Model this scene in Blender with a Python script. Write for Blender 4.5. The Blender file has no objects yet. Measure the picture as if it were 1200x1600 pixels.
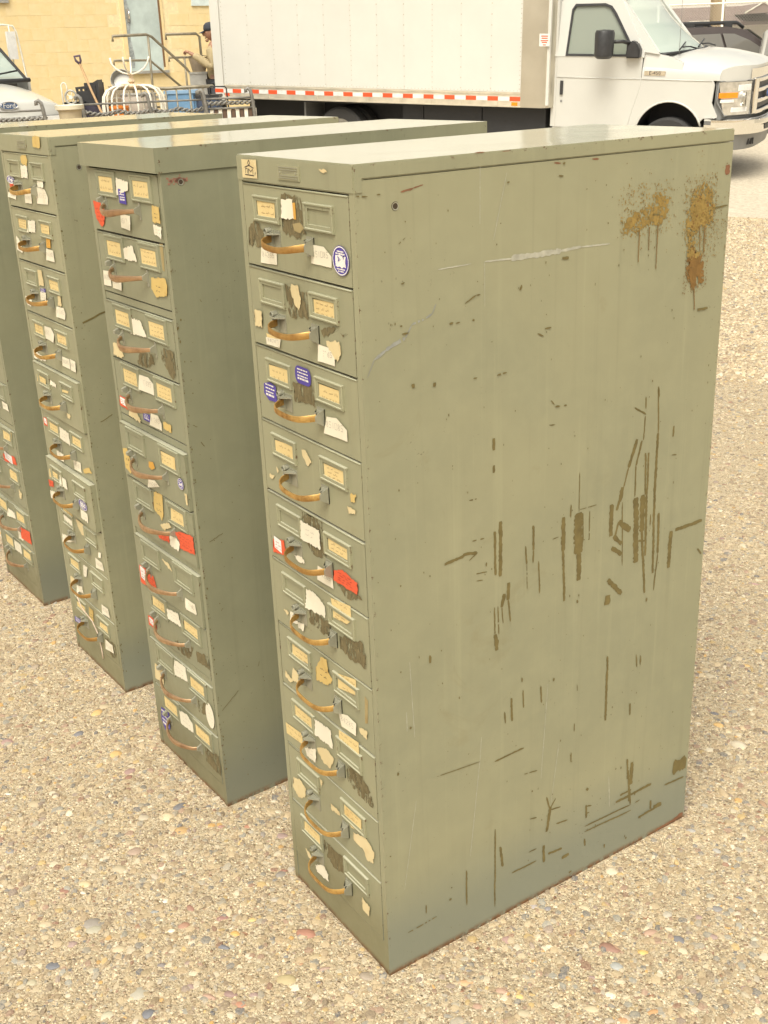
import bpy, bmesh, math, random
import numpy as np
from mathutils import Vector, Matrix, Quaternion, Euler
random.seed(7); RNG=np.random.default_rng(11)
SC=bpy.context.scene; COL=SC.collection
R=math.radians
# ------------------------------------------------------------------ camera
cd=bpy.data.cameras.new('camera'); cam=bpy.data.objects.new('camera',cd); COL.objects.link(cam); SC.camera=cam
cd.sensor_fit='HORIZONTAL'; cd.sensor_width=36.0; cd.lens=52.755; cd.clip_start=.05; cd.clip_end=2000
CR=Vector((0.56065463,0.82720209,-0.03745778)); CU=Vector((-0.28801393,0.23722003,0.92777941)); CF=Vector((-0.7763468,0.50937546,-0.37124424))
CP=Vector((1.2491,-0.7931,1.4387))
m=Matrix((CR,CU,-CF)).transposed().to_4x4(); m.translation=CP; cam.matrix_world=m
# ------------------------------------------------------------------ world, sun, exposure
W=bpy.data.worlds.new('World'); SC.world=W; W.use_nodes=True
SUN_EL,SUN_AZ=56,136     # degrees; azimuth clockwise from +Y
nt=W.node_tree; nt.nodes.clear()
wo=nt.nodes.new('ShaderNodeOutputWorld'); bgn=nt.nodes.new('ShaderNodeBackground'); sky=nt.nodes.new('ShaderNodeTexSky')
sky.sky_type='NISHITA'; sky.sun_disc=False; sky.sun_elevation=R(SUN_EL); sky.sun_rotation=R(SUN_AZ); sky.dust_density=6; sky.air_density=1.0; sky.ozone_density=.6
hs=nt.nodes.new('ShaderNodeHueSaturation'); hs.inputs['Saturation'].default_value=.12
wm=nt.nodes.new('ShaderNodeMix'); wm.data_type='RGBA'; wm.blend_type='MULTIPLY'; wm.inputs[0].default_value=1; wm.inputs[7].default_value=(1.0,.972,.885,1)
nt.links.new(sky.outputs[0],hs.inputs['Color']); nt.links.new(hs.outputs[0],wm.inputs[6]); nt.links.new(wm.outputs[2],bgn.inputs[0]); nt.links.new(bgn.outputs[0],wo.inputs[0])
bgn.inputs[1].default_value=.115
sl=bpy.data.lights.new('sun','SUN'); sl.energy=1.5; sl.angle=R(32); sl.color=(1,.94,.80)
so=bpy.data.objects.new('sun',sl); COL.objects.link(so)
sd=Vector((math.sin(R(SUN_AZ))*math.cos(R(SUN_EL)),math.cos(R(SUN_AZ))*math.cos(R(SUN_EL)),math.sin(R(SUN_EL))))
so.rotation_euler=sd.to_track_quat('Z','Y').to_euler(); so.location=(3,-4,9)
vs=SC.view_settings; vs.view_transform='Standard'; vs.look='None'; vs.gamma=1; vs.exposure=.66; vs.use_curve_mapping=False
# ------------------------------------------------------------------ helpers
def thing(name,label,cat,M=None,group=None,loc=None):
    o=bpy.data.objects.new(name,None); COL.objects.link(o); o.empty_display_size=.2
    if M is not None: o.matrix_world=M
    if loc is not None: o.location=loc
    o['label']=label; o['category']=cat
    if group: o['group']=group
    return o
def tag(o,label,cat,group=None):
    o['label']=label; o['category']=cat
    if group: o['group']=group
    return o
def mk(name,me,parent=None):
    o=bpy.data.objects.new(name,me); COL.objects.link(o)
    if parent is not None: o.parent=parent
    return o
def obj(name,bm,mats,parent=None,smooth=False,bevel=0,seg=1,keep=None):
    if bevel:
        es=[e for e in bm.edges if len(e.link_faces)==2 and e.calc_face_angle(0)>.6]
        bmesh.ops.bevel(bm,geom=es,offset=bevel,segments=seg,affect='EDGES',clamp_overlap=True)
    me=bpy.data.meshes.new(name); bm.normal_update(); bm.to_mesh(me); bm.free()
    for mm in (mats if isinstance(mats,(list,tuple)) else [mats]): me.materials.append(mm)
    if smooth:
        me.polygons.foreach_set('use_smooth',[True]*len(me.polygons))
        if smooth!='all':
            try: me.set_sharp_from_angle(angle=R(38))
            except Exception: pass
    return mk(name,me,parent)
def box(bm,x0,x1,y0,y1,z0,z1,mi=0,M=None):
    vs_=[bm.verts.new((x,y,z)) for x in (x0,x1) for y in (y0,y1) for z in (z0,z1)]
    if M is not None:
        for v in vs_: v.co=M@v.co
    for f in ((0,1,3,2),(4,6,7,5),(0,4,5,1),(2,3,7,6),(0,2,6,4),(1,5,7,3)):
        bm.faces.new([vs_[i] for i in f]).material_index=mi
    return vs_
def B(*a,**k):
    bm=bmesh.new(); box(bm,*a,**k); return bm
def prism(bm,pts,ax,t0,t1,mi=0,fn=None):
    """polygon pts (2D) extruded along axis ax ('x','y','z') from t0 to t1"""
    def P(p,t):
        if ax=='x': return (t,p[0],p[1])
        if ax=='y': return (p[0],t,p[1])
        return (p[0],p[1],t)
    a=[bm.verts.new(P(p,t0)) for p in pts]; b=[bm.verts.new(P(p,t1)) for p in pts]
    if fn:
        for v in a+b: v.co=fn(v.co)
    n=len(pts)
    fs=[bm.faces.new(a),bm.faces.new(b[::-1])]+[bm.faces.new((a[i],b[i],b[(i+1)%n],a[(i+1)%n])) for i in range(n)]
    for f in fs: f.material_index=mi
    bmesh.ops.recalc_face_normals(bm,faces=fs)
    return fs
def tube(bm,pts,r,n=8,closed=False,mi=0,rr=None,flat=None):
    """round bar along points; rr: per-point radii"""
    pts=[Vector(p) for p in pts]; k=len(pts); rings=[]
    up=None
    for i,p in enumerate(pts):
        if closed: d=(pts[(i+1)%k]-pts[i-1]).normalized()
        else: d=(pts[min(i+1,k-1)]-pts[max(i-1,0)]).normalized()
        if up is None:
            up=Vector((0,0,1)) if abs(d.z)<.9 else Vector((1,0,0))
        s=d.cross(up); 
        if s.length<1e-6: s=d.orthogonal()
        s.normalize(); up=s.cross(d).normalized()
        ra=rr[i] if rr else r
        fx,fy=(flat or (1,1))
        rings.append([bm.verts.new(p+(s*math.cos(2*math.pi*j/n)*fx+up*math.sin(2*math.pi*j/n)*fy)*ra) for j in range(n)])
    for i in range(k if closed else k-1):
        a,b=rings[i],rings[(i+1)%k]
        for j in range(n): 
            f=bm.faces.new((a[j],a[(j+1)%n],b[(j+1)%n],b[j])); f.material_index=mi; f.smooth=True
    if not closed:
        bm.faces.new(rings[0][::-1]).material_index=mi; bm.faces.new(rings[-1]).material_index=mi
def lathe(bm,prof,n=24,M=None,mi=0):
    """profile (r,z) spun about z"""
    rings=[]
    for r_,z_ in prof:
        ring=[bm.verts.new((r_*math.cos(2*math.pi*j/n),r_*math.sin(2*math.pi*j/n),z_)) for j in range(n)]
        if M is not None:
            for v in ring: v.co=M@v.co
        rings.append(ring)
    for a,b in zip(rings,rings[1:]):
        for j in range(n):
            f=bm.faces.new((a[j],a[(j+1)%n],b[(j+1)%n],b[j])); f.material_index=mi
    if prof[0][0]>1e-4: bm.faces.new(rings[0][::-1]).material_index=mi
    if prof[-1][0]>1e-4: bm.faces.new(rings[-1]).material_index=mi
def grid(bm,nu,nv,fn,mi=0,flip=False):
    V=[[bm.verts.new(fn(i/nu,j/nv)) for j in range(nv+1)] for i in range(nu+1)]
    for i in range(nu):
        for j in range(nv):
            q=(V[i][j],V[i+1][j],V[i+1][j+1],V[i][j+1])
            f=bm.faces.new(q[::-1] if flip else q); f.material_index=mi
    return V
def panel(outer,holes,thick,M=None,bev=.004,name='panel'):
    """2D outline with holes, filled and extruded; returns mesh in x,y,z with outline in x,z and thickness along y"""
    cu=bpy.data.curves.new(name,'CURVE'); cu.dimensions='2D'; cu.fill_mode='BOTH'; cu.extrude=thick/2-bev; cu.bevel_depth=bev; cu.bevel_resolution=0
    for pl in [outer]+list(holes):
        s=cu.splines.new('POLY'); s.points.add(len(pl)-1)
        for q,p in zip(s.points,pl): q.co=(p[0],p[1],0,1)
        s.use_cyclic_u=True
    o=bpy.data.objects.new(name,cu); COL.objects.link(o)
    dg=bpy.context.evaluated_depsgraph_get(); me=bpy.data.meshes.new_from_object(o.evaluated_get(dg))
    bpy.data.objects.remove(o); bpy.data.curves.remove(cu)
    for v in me.vertices:
        x,y,z=v.co; v.co=(x,-z,y)
    bm=bmesh.new(); bm.from_mesh(me); bpy.data.meshes.remove(me)
    for f in bm.faces: f.smooth=False; f.material_index=0
    return bm
def textmesh(s,size,M,mat,name,parent,ext=.001):
    cu=bpy.data.curves.new(name,'FONT'); cu.body=s; cu.size=size; cu.align_x='CENTER'; cu.align_y='CENTER'; cu.extrude=ext; cu.resolution_u=2
    o=bpy.data.objects.new(name,cu); COL.objects.link(o)
    dg=bpy.context.evaluated_depsgraph_get(); me=bpy.data.meshes.new_from_object(o.evaluated_get(dg))
    bpy.data.objects.remove(o); bpy.data.curves.remove(cu)
    me.transform(M); me.materials.clear(); me.materials.append(mat)
    return mk(name,me,parent)
def arc(cx,cy,r,a0,a1,n): return [(cx+r*math.cos(R(a0+(a1-a0)*i/n)),cy+r*math.sin(R(a0+(a1-a0)*i/n))) for i in range(n+1)]
def rrect(x0,x1,z0,z1,r,n=4):
    return arc(x1-r,z1-r,r,0,90,n)+arc(x0+r,z1-r,r,90,180,n)+arc(x0+r,z0+r,r,180,270,n)+arc(x1-r,z0+r,r,270,360,n)
# ------------------------------------------------------------------ materials
class NB:
    def __init__(s,name):
        s.m=bpy.data.materials.new(name); s.m.use_nodes=True; s.t=s.m.node_tree; s.b=s.t.nodes['Principled BSDF']
    def n(s,typ,**kw):
        x=s.t.nodes.new('ShaderNode'+typ)
        for k,v in kw.items(): setattr(x,k,v)
        return x
    def l(s,a,b): s.t.links.new(a,b)
    def coord(s,rand=True,scale=None):
        tc=s.n('TexCoord'); v=tc.outputs['Object']
        if scale: 
            mp=s.n('Mapping'); s.l(v,mp.inputs[0]); mp.inputs['Scale'].default_value=scale; v=mp.outputs[0]
        if rand:
            oi=s.n('ObjectInfo'); va=s.n('VectorMath',operation='ADD'); ml=s.n('Math',operation='MULTIPLY'); ml.inputs[1].default_value=37.0
            s.l(oi.outputs['Random'],ml.inputs[0]); s.l(v,va.inputs[0]); s.l(ml.outputs[0],va.inputs[1]); v=va.outputs[0]
        return v
    def noise(s,v,scale,detail=4,rough=.55,dist=0):
        x=s.n('TexNoise'); x.inputs['Scale'].default_value=scale; x.inputs['Detail'].default_value=detail; x.inputs['Roughness'].default_value=rough; x.inputs['Distortion'].default_value=dist
        s.l(v,x.inputs['Vector']); return x.outputs['Fac']
    def ramp(s,f,stops,interp='LINEAR'):
        x=s.n('ValToRGB'); x.color_ramp.interpolation=interp; e=x.color_ramp.elements
        while len(e)<len(stops): e.new(.5)
        for q,(p,c) in zip(e,stops): q.position=p; q.color=(c,c,c,1) if isinstance(c,(int,float)) else (*c,1)
        s.l(f,x.inputs[0]); return x.outputs[0]
    def mix(s,f,a,b,blend='MIX'):
        x=s.n('Mix',data_type='RGBA',blend_type=blend)
        for i,q in ((0,f),(6,a),(7,b)):
            if isinstance(q,(int,float)): x.inputs[i].default_value=q if i==0 else (q,q,q,1)
            elif isinstance(q,tuple): x.inputs[i].default_value=(*q,1)
            else: s.l(q,x.inputs[i])
        return x.outputs[2]
    def math(s,op,a,b=0,c=None):
        x=s.n('Math',operation=op)
        for i,q in enumerate((a,b) if c is None else (a,b,c)):
            if isinstance(q,(int,float)): x.inputs[i].default_value=q
            else: s.l(q,x.inputs[i])
        return x.outputs[0]
    def mapr(s,v,a,b,c=0.,d=1.,smooth=True):
        x=s.n('MapRange'); x.interpolation_type='SMOOTHSTEP' if smooth else 'LINEAR'
        s.l(v,x.inputs[0])
        for i,q in zip((1,2,3,4),(a,b,c,d)): x.inputs[i].default_value=q
        return x.outputs[0]
    def bump(s,h,strength=.3,dist=.002,prev=None):
        x=s.n('Bump'); x.inputs['Strength'].default_value=strength; x.inputs['Distance'].default_value=dist; s.l(h,x.inputs['Height'])
        if prev is not None: s.l(prev,x.inputs['Normal'])
        return x.outputs[0]
    def set(s,color=None,rough=None,metal=None,normal=None,**kw):
        b=s.b
        for nm,q in (('Base Color',color),('Roughness',rough),('Metallic',metal),('Normal',normal)):
            if q is None: continue
            if isinstance(q,(int,float)): b.inputs[nm].default_value=q
            elif isinstance(q,tuple): b.inputs[nm].default_value=(*q,1)
            else: s.l(q,b.inputs[nm])
        for k,v in kw.items():
            i=b.inputs[k.replace('_',' ')]
            if isinstance(v,(int,float)): i.default_value=v
            elif isinstance(v,tuple): i.default_value=(*v,1)
            else: s.l(v,i)
        return s.m
def simple(name,c,rough=.5,metal=0,var=.12,scale=8,bump=0,bscale=60,**kw):
    b=NB(name); v=b.coord(); f=b.noise(v,scale,5,.6)
    lo=tuple(x*(1-var) for x in c); hi=tuple(min(1,x*(1+var)) for x in c)
    col=b.ramp(f,[(.3,lo),(.7,hi)])
    nrm=None
    if bump: nrm=b.bump(b.noise(v,bscale,4),bump,.002)
    r=b.mapr(f,.3,.7,rough*.85,min(1,rough*1.12))
    return b.set(col,r,metal,nrm,**kw)
CW,CD,CH=.3189,.7201,1.32      # cabinet width, depth, height
# ------------------------------------------------------------------ traced sizes, in millimetres on each face
STICK=[(1,'logo',[20,1314,66,1315,66,1289,20,1288]),(1,'yel',[56,1258,109,1259,108,1236,57,1236]),(1,'white',[130,1265,163,1267,164,1240,130,1239]),(1,'orange',[162,1262,170,1263,170,1240,163,1240]),(1,'dark',[130,1272,183,1271,194,1221,167,1213,127,1221]),(1,'dark2',[23,1216,46,1228,70,1213,55,1191,19,1190]),(1,'tan',[158,1233,179,1237,189,1230,177,1222,162,1224]),(1,'num',[60,1193,106,1190,105,1170,56,1168]),(1,'num2',[208,1210,240,1210,259,1199,258,1184,204,1184]),(1,'ovalp',[265,1213,303,1216,299,1179,261,1176]),(1,'yel',[204,1134,259,1137,258,1112,205,1110]),(1,'cream',[145,1148,163,1148,170,1129,163,1111,150,1119,141,1139]),(1,'dark',[123,1146,193,1139,189,1104,133,1099,127,1120]),(1,'cream',[23,1092,47,1093,45,1068,22,1067]),(1,'yel',[54,1061,99,1059,88,1055,56,1053]),(1,'num',[53,1055,100,1059,98,1046,54,1044]),(1,'num2',[209,1071,238,1071,254,1062,253,1047,210,1047]),(1,'cream',[233,1080,268,1085,271,1068,261,1055,249,1062,234,1073]),(1,'dark',[218,1093,262,1105,248,1093,226,1083]),(1,'dark',[270,1098,290,1098,277,1092]),(1,'yel',[54,1012,113,1015,111,991,54,987]),(1,'ovalp2',[137,1020,181,1028,181,1009,135,1001]),(1,'purple',[32,978,53,984,71,980,72,955,46,953,31,962]),(1,'yel',[56,1011,113,1015,111,992,54,987]),(1,'yel',[203,1012,258,1013,257,991,202,987]),(1,'dark',[126,1000,187,1009,195,972,154,973,127,969]),(1,'num2',[221,967,248,971,275,959,275,942,212,940]),(1,'yel',[56,890,113,894,111,868,56,865]),(1,'yel',[203,890,258,892,257,870,204,869]),(1,'cream',[140,895,152,897,168,881,155,873,141,886]),(1,'cream',[28,825,46,826,40,820,28,820]),(1,'cream',[54,845,61,839,57,834]),(1,'cream',[265,841,287,841,286,834,268,830]),(1,'yel2',[276,863,291,867,288,854,276,850]),(1,'white',[122,774,180,776,180,743,121,743]),(1,'dark',[126,789,187,795,194,734,161,725,130,741]),(1,'yel',[204,772,261,778,261,752,204,752]),(1,'redw',[23,710,61,720,64,693,21,685]),(1,'white',[91,705,119,710,129,701,110,697]),(1,'num',[168,712,211,713,213,688,165,687]),(1,'red',[217,722,242,731,284,724,282,705,215,704]),(1,'dark',[221,703,282,705,294,700,250,686]),(1,'white',[125,655,155,657,181,646,181,625,122,621]),(1,'yel',[201,668,259,676,260,650,205,650]),(1,'yel',[206,650,257,649,246,640,205,636]),(1,'white',[65,590,94,593,89,577,62,569]),(1,'white',[89,580,110,586,108,571,90,569]),(1,'dark',[129,621,195,622,195,599,166,591,128,596]),(1,'dark',[221,610,285,627,300,602,297,585,256,582,221,586]),(1,'cream',[41,584,60,588,53,577]),(1,'yel',[60,529,116,536,113,510,58,503]),(1,'yel2',[138,518,159,545,175,547,177,525,192,518,175,499,136,492]),(1,'yel',[207,536,262,550,261,521,206,509]),(1,'cream',[57,479,76,476,73,454,49,452]),(1,'cream',[27,462,54,451,45,444,27,448]),(1,'num',[204,462,232,471,257,468,256,445,211,440]),(1,'cream',[263,465,288,469,284,452,267,456]),(1,'tan',[284,531,293,527,289,484,281,480]),(1,'yel',[54,406,117,415,114,385,52,378]),(1,'white',[124,411,176,415,179,380,120,379]),(1,'yel',[202,429,262,436,262,405,201,408]),(1,'yel',[15,349,73,355,75,333,16,327]),(1,'white',[81,331,119,349,122,322,87,317]),(1,'cream',[122,352,156,369,180,361,165,333,143,334]),(1,'dark',[217,375,256,382,290,356,257,338,226,353]),(1,'cream',[27,239,51,248,72,240,66,216,43,204,22,215]),(1,'dark',[220,364,258,379,299,341,294,329,254,329,222,338]),(1,'cream',[125,294,136,289,128,274]),(1,'cream',[159,260,186,259,188,251,160,247]),(1,'yel',[203,286,257,291,255,258,223,248,203,263]),(1,'cream',[228,242,266,255,292,241,286,214,267,210,257,225,229,226]),(1,'yel',[56,160,111,170,110,140,54,132]),(1,'dark',[123,160,192,164,188,128,157,119,123,133]),(1,'white',[88,83,119,100,134,90,132,73,94,71]),(1,'cream',[246,118,270,114,267,92,247,93]),(1,'cream',[51,98,68,98,80,85,66,83]),(1,'chip',[239,1311,251,1312,260,1308,252,1306,243,1308]),(2,'yel',[55,1266,123,1265,118,1233,51,1235]),(2,'yel',[203,1265,271,1265,268,1232,200,1233]),(2,'white',[136,1263,189,1257,185,1243,133,1232]),(2,'purple',[141,1244,171,1244,172,1218,141,1219]),(2,'red',[18,1215,54,1214,69,1196,58,1174,46,1168,24,1182]),(2,'num',[139,1200,181,1199,180,1173,136,1175]),(2,'yel2',[277,1223,307,1224,305,1195,275,1196]),(2,'white',[274,1192,304,1190,307,1170,275,1175]),(2,'yel',[53,1149,123,1148,119,1117,50,1117]),(2,'yel',[202,1148,272,1149,268,1116,200,1117]),(2,'white',[129,1137,172,1146,188,1119,120,1116]),(2,'num',[22,1084,56,1086,54,1057,20,1056]),(2,'num',[63,1079,105,1076,105,1055,60,1055]),(2,'yel2',[241,1097,298,1101,311,1090,297,1071,255,1062,236,1076]),(2,'tan',[286,1160,300,1161,296,1113,288,1114]),(2,'yel',[54,1014,128,1015,123,984,52,984]),(2,'yel',[205,1014,273,1014,270,982,202,982]),(2,'white',[133,1007,170,1007,192,980,119,975]),(2,'cream',[27,942,57,946,73,923,60,916,22,917]),(2,'dark',[244,967,299,972,299,953,298,918,277,919,260,932,244,947]),(2,'dark',[151,947,205,951,215,933,170,917,133,920]),(2,'yel',[54,899,123,900,118,866,49,865]),(2,'yel',[205,898,269,897,268,866,202,866]),(2,'num',[133,897,173,899,193,890,192,867,128,867]),(2,'redw',[22,832,61,833,58,810,18,811]),(2,'cream',[66,821,93,818,115,800,110,794,58,799]),(2,'purple',[130,820,161,822,160,806,129,806]),(2,'num',[167,827,199,829,211,816,209,801,159,802]),(2,'yel2',[218,822,251,822,250,806,217,807]),(2,'yel2',[19,721,41,725,55,692,46,671,22,678]),(2,'yel',[198,761,266,763,264,730,196,729]),(2,'orange',[144,724,165,728,171,717,155,709,142,712]),(2,'num',[132,683,163,689,183,681,124,664]),(2,'ovalp',[271,720,294,726,292,706,269,703]),(2,'cream',[294,700,306,701,308,678,298,677]),(2,'yel2',[143,660,183,666,176,615,167,604,161,611,135,619]),(2,'cream',[154,593,201,610,210,603,173,585]),(2,'yel',[217,653,278,658,275,622,211,620]),(2,'red',[141,565,194,580,192,564,145,559]),(2,'white',[197,581,222,587,241,579,237,560,194,560]),(2,'red',[219,595,247,606,316,613,314,575,241,568,242,584]),(2,'redw',[23,458,64,463,61,419,21,417]),(2,'red',[58,453,90,455,103,424,63,417]),(2,'cream',[147,513,178,514,191,501,175,501]),(2,'num',[239,460,281,461,283,438,240,435]),(2,'yel',[63,406,132,407,132,377,60,376]),(2,'yel',[211,404,277,405,275,375,209,378]),(2,'white',[131,394,184,403,197,375,136,372]),(2,'redw',[26,338,63,338,63,316,26,314]),(2,'num',[238,459,281,458,285,440,240,439]),(2,'dark',[145,325,238,346,217,309,162,307]),(2,'dark',[250,344,315,352,309,322,251,317]),(2,'white',[141,275,190,280,195,246,118,232]),(2,'yel',[209,274,275,278,274,243,207,242]),(2,'cream',[29,219,67,221,67,182,22,179]),(2,'ovalw',[275,231,318,237,315,190,268,178]),(2,'dark',[231,221,271,225,272,197,230,188]),(2,'yel',[57,153,124,160,123,123,53,122]),(2,'yel',[205,156,276,160,273,125,202,123]),(2,'white',[132,147,169,155,195,142,192,119,126,113]),(2,'purple',[33,109,73,113,69,67,40,52,26,75]),(2,'dark',[241,110,314,118,305,70,240,72]),(3,'yel2',[237,1320,281,1321,274,1297,231,1298]),(3,'yel2',[137,1276,173,1279,179,1268,166,1256,134,1261]),(3,'white',[126,1257,169,1256,166,1230,121,1230]),(3,'ovalp',[26,1230,71,1229,64,1212,18,1213]),(3,'red',[34,1212,87,1212,85,1207,34,1204]),(3,'num',[16,1192,69,1190,64,1178,15,1181]),(3,'num',[128,1196,171,1198,169,1176,126,1175]),(3,'white',[223,1230,260,1231,260,1215,220,1215]),(3,'num2',[203,1214,260,1213,274,1196,268,1181,203,1179]),(3,'yel',[50,1137,109,1138,102,1115,46,1116]),(3,'white',[118,1137,170,1139,162,1113,113,1111]),(3,'yel',[198,1137,255,1138,250,1116,196,1116]),(3,'white',[23,1095,50,1081,60,1057,14,1060]),(3,'orange',[227,1108,252,1108,247,1087,221,1086]),(3,'num',[218,1084,260,1083,261,1058,213,1058]),(3,'yel',[197,1016,262,1016,254,991,194,989]),(3,'cream',[135,1027,163,1030,164,995,131,991]),(3,'purple',[137,986,169,989,169,981,136,976]),(3,'white',[133,977,171,980,166,962,128,957]),(3,'white',[21,954,64,948,57,932,20,934]),(3,'cream',[246,983,264,984,263,963,240,959]),(3,'num',[229,957,274,960,280,947,272,933,223,933]),(3,'yel',[52,893,115,894,107,871,48,871]),(3,'num',[124,897,167,899,185,886,177,866,115,867]),(3,'yel',[203,892,259,892,254,870,197,868]),(3,'num',[217,841,262,842,260,818,211,818]),(3,'num',[266,844,298,843,296,818,263,817]),(3,'white',[18,823,101,814,98,807,17,802]),(3,'yel',[37,766,97,764,92,746,33,747]),(3,'white',[130,769,166,766,162,756,130,758]),(3,'yel',[196,760,243,764,239,758,195,753]),(3,'cream',[213,706,236,705,228,695,213,694]),(3,'yel',[51,647,111,647,106,627,49,626]),(3,'white',[126,650,184,649,184,617,119,620]),(3,'yel',[207,648,265,648,260,626,202,626]),(3,'redw',[3,651,46,653,39,631,-2,630]),(3,'num',[190,584,237,587,235,561,189,559]),(3,'yel2',[248,575,289,589,304,579,251,565]),(3,'white',[78,580,126,580,122,559,77,558]),(3,'yel',[31,521,89,521,84,498,25,498]),(3,'white',[106,523,148,523,149,497,103,497]),(3,'red',[-3,488,51,492,47,476,0,470]),(3,'white',[-8,458,44,463,86,465,-9,435]),(3,'ovalp',[215,487,269,499,263,476,219,471]),(3,'white',[221,469,265,469,263,445,219,444]),(3,'yel',[58,421,121,421,120,411,55,407]),(3,'white',[56,402,113,401,111,386,56,387]),(3,'cream',[145,417,195,417,191,384,173,382,150,399]),(3,'white',[21,338,65,345,115,345,16,313]),(3,'white',[273,369,292,374,284,358,272,356]),(3,'num',[243,345,286,345,292,325,244,319]),(3,'yel',[55,280,123,284,118,262,52,258]),(3,'white',[146,292,176,295,159,262,138,256]),(3,'cream',[33,221,82,228,106,224,26,197]),(3,'white',[75,209,114,219,118,201,74,191]),(3,'num',[241,217,282,220,288,196,240,192]),(3,'yel',[52,155,118,161,114,140,51,135]),(3,'yel2',[142,172,172,173,163,138,136,134]),(3,'yel',[208,156,265,161,264,143,202,135]),(3,'num',[232,116,277,117,279,95,226,86]),(3,'dark',[226,119,293,126,290,88,258,74]),(3,'purple',[19,98,63,105,67,89,18,83]),(4,'num',[250,607,293,606,307,588,250,586]),(4,'yel',[215,520,288,524,280,494,208,489]),(4,'redw',[174,435,279,451,288,429,179,414]),(4,'yel',[211,401,279,403,272,371,201,371]),(4,'cream',[267,351,288,343,275,323,261,324]),(4,'yel',[59,266,126,265,113,238,44,235]),(4,'white',[125,254,188,255,190,236,120,226]),(4,'yel',[209,267,280,269,274,245,201,239]),(4,'red',[217,219,319,231,309,191,217,184]),(4,'white',[193,200,239,200,228,177,190,176]),(4,'yel',[41,146,119,150,114,119,36,117]),(4,'white',[136,152,199,156,190,124,125,119]),(4,'yel',[216,158,282,163,275,129,204,122])]
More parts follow.
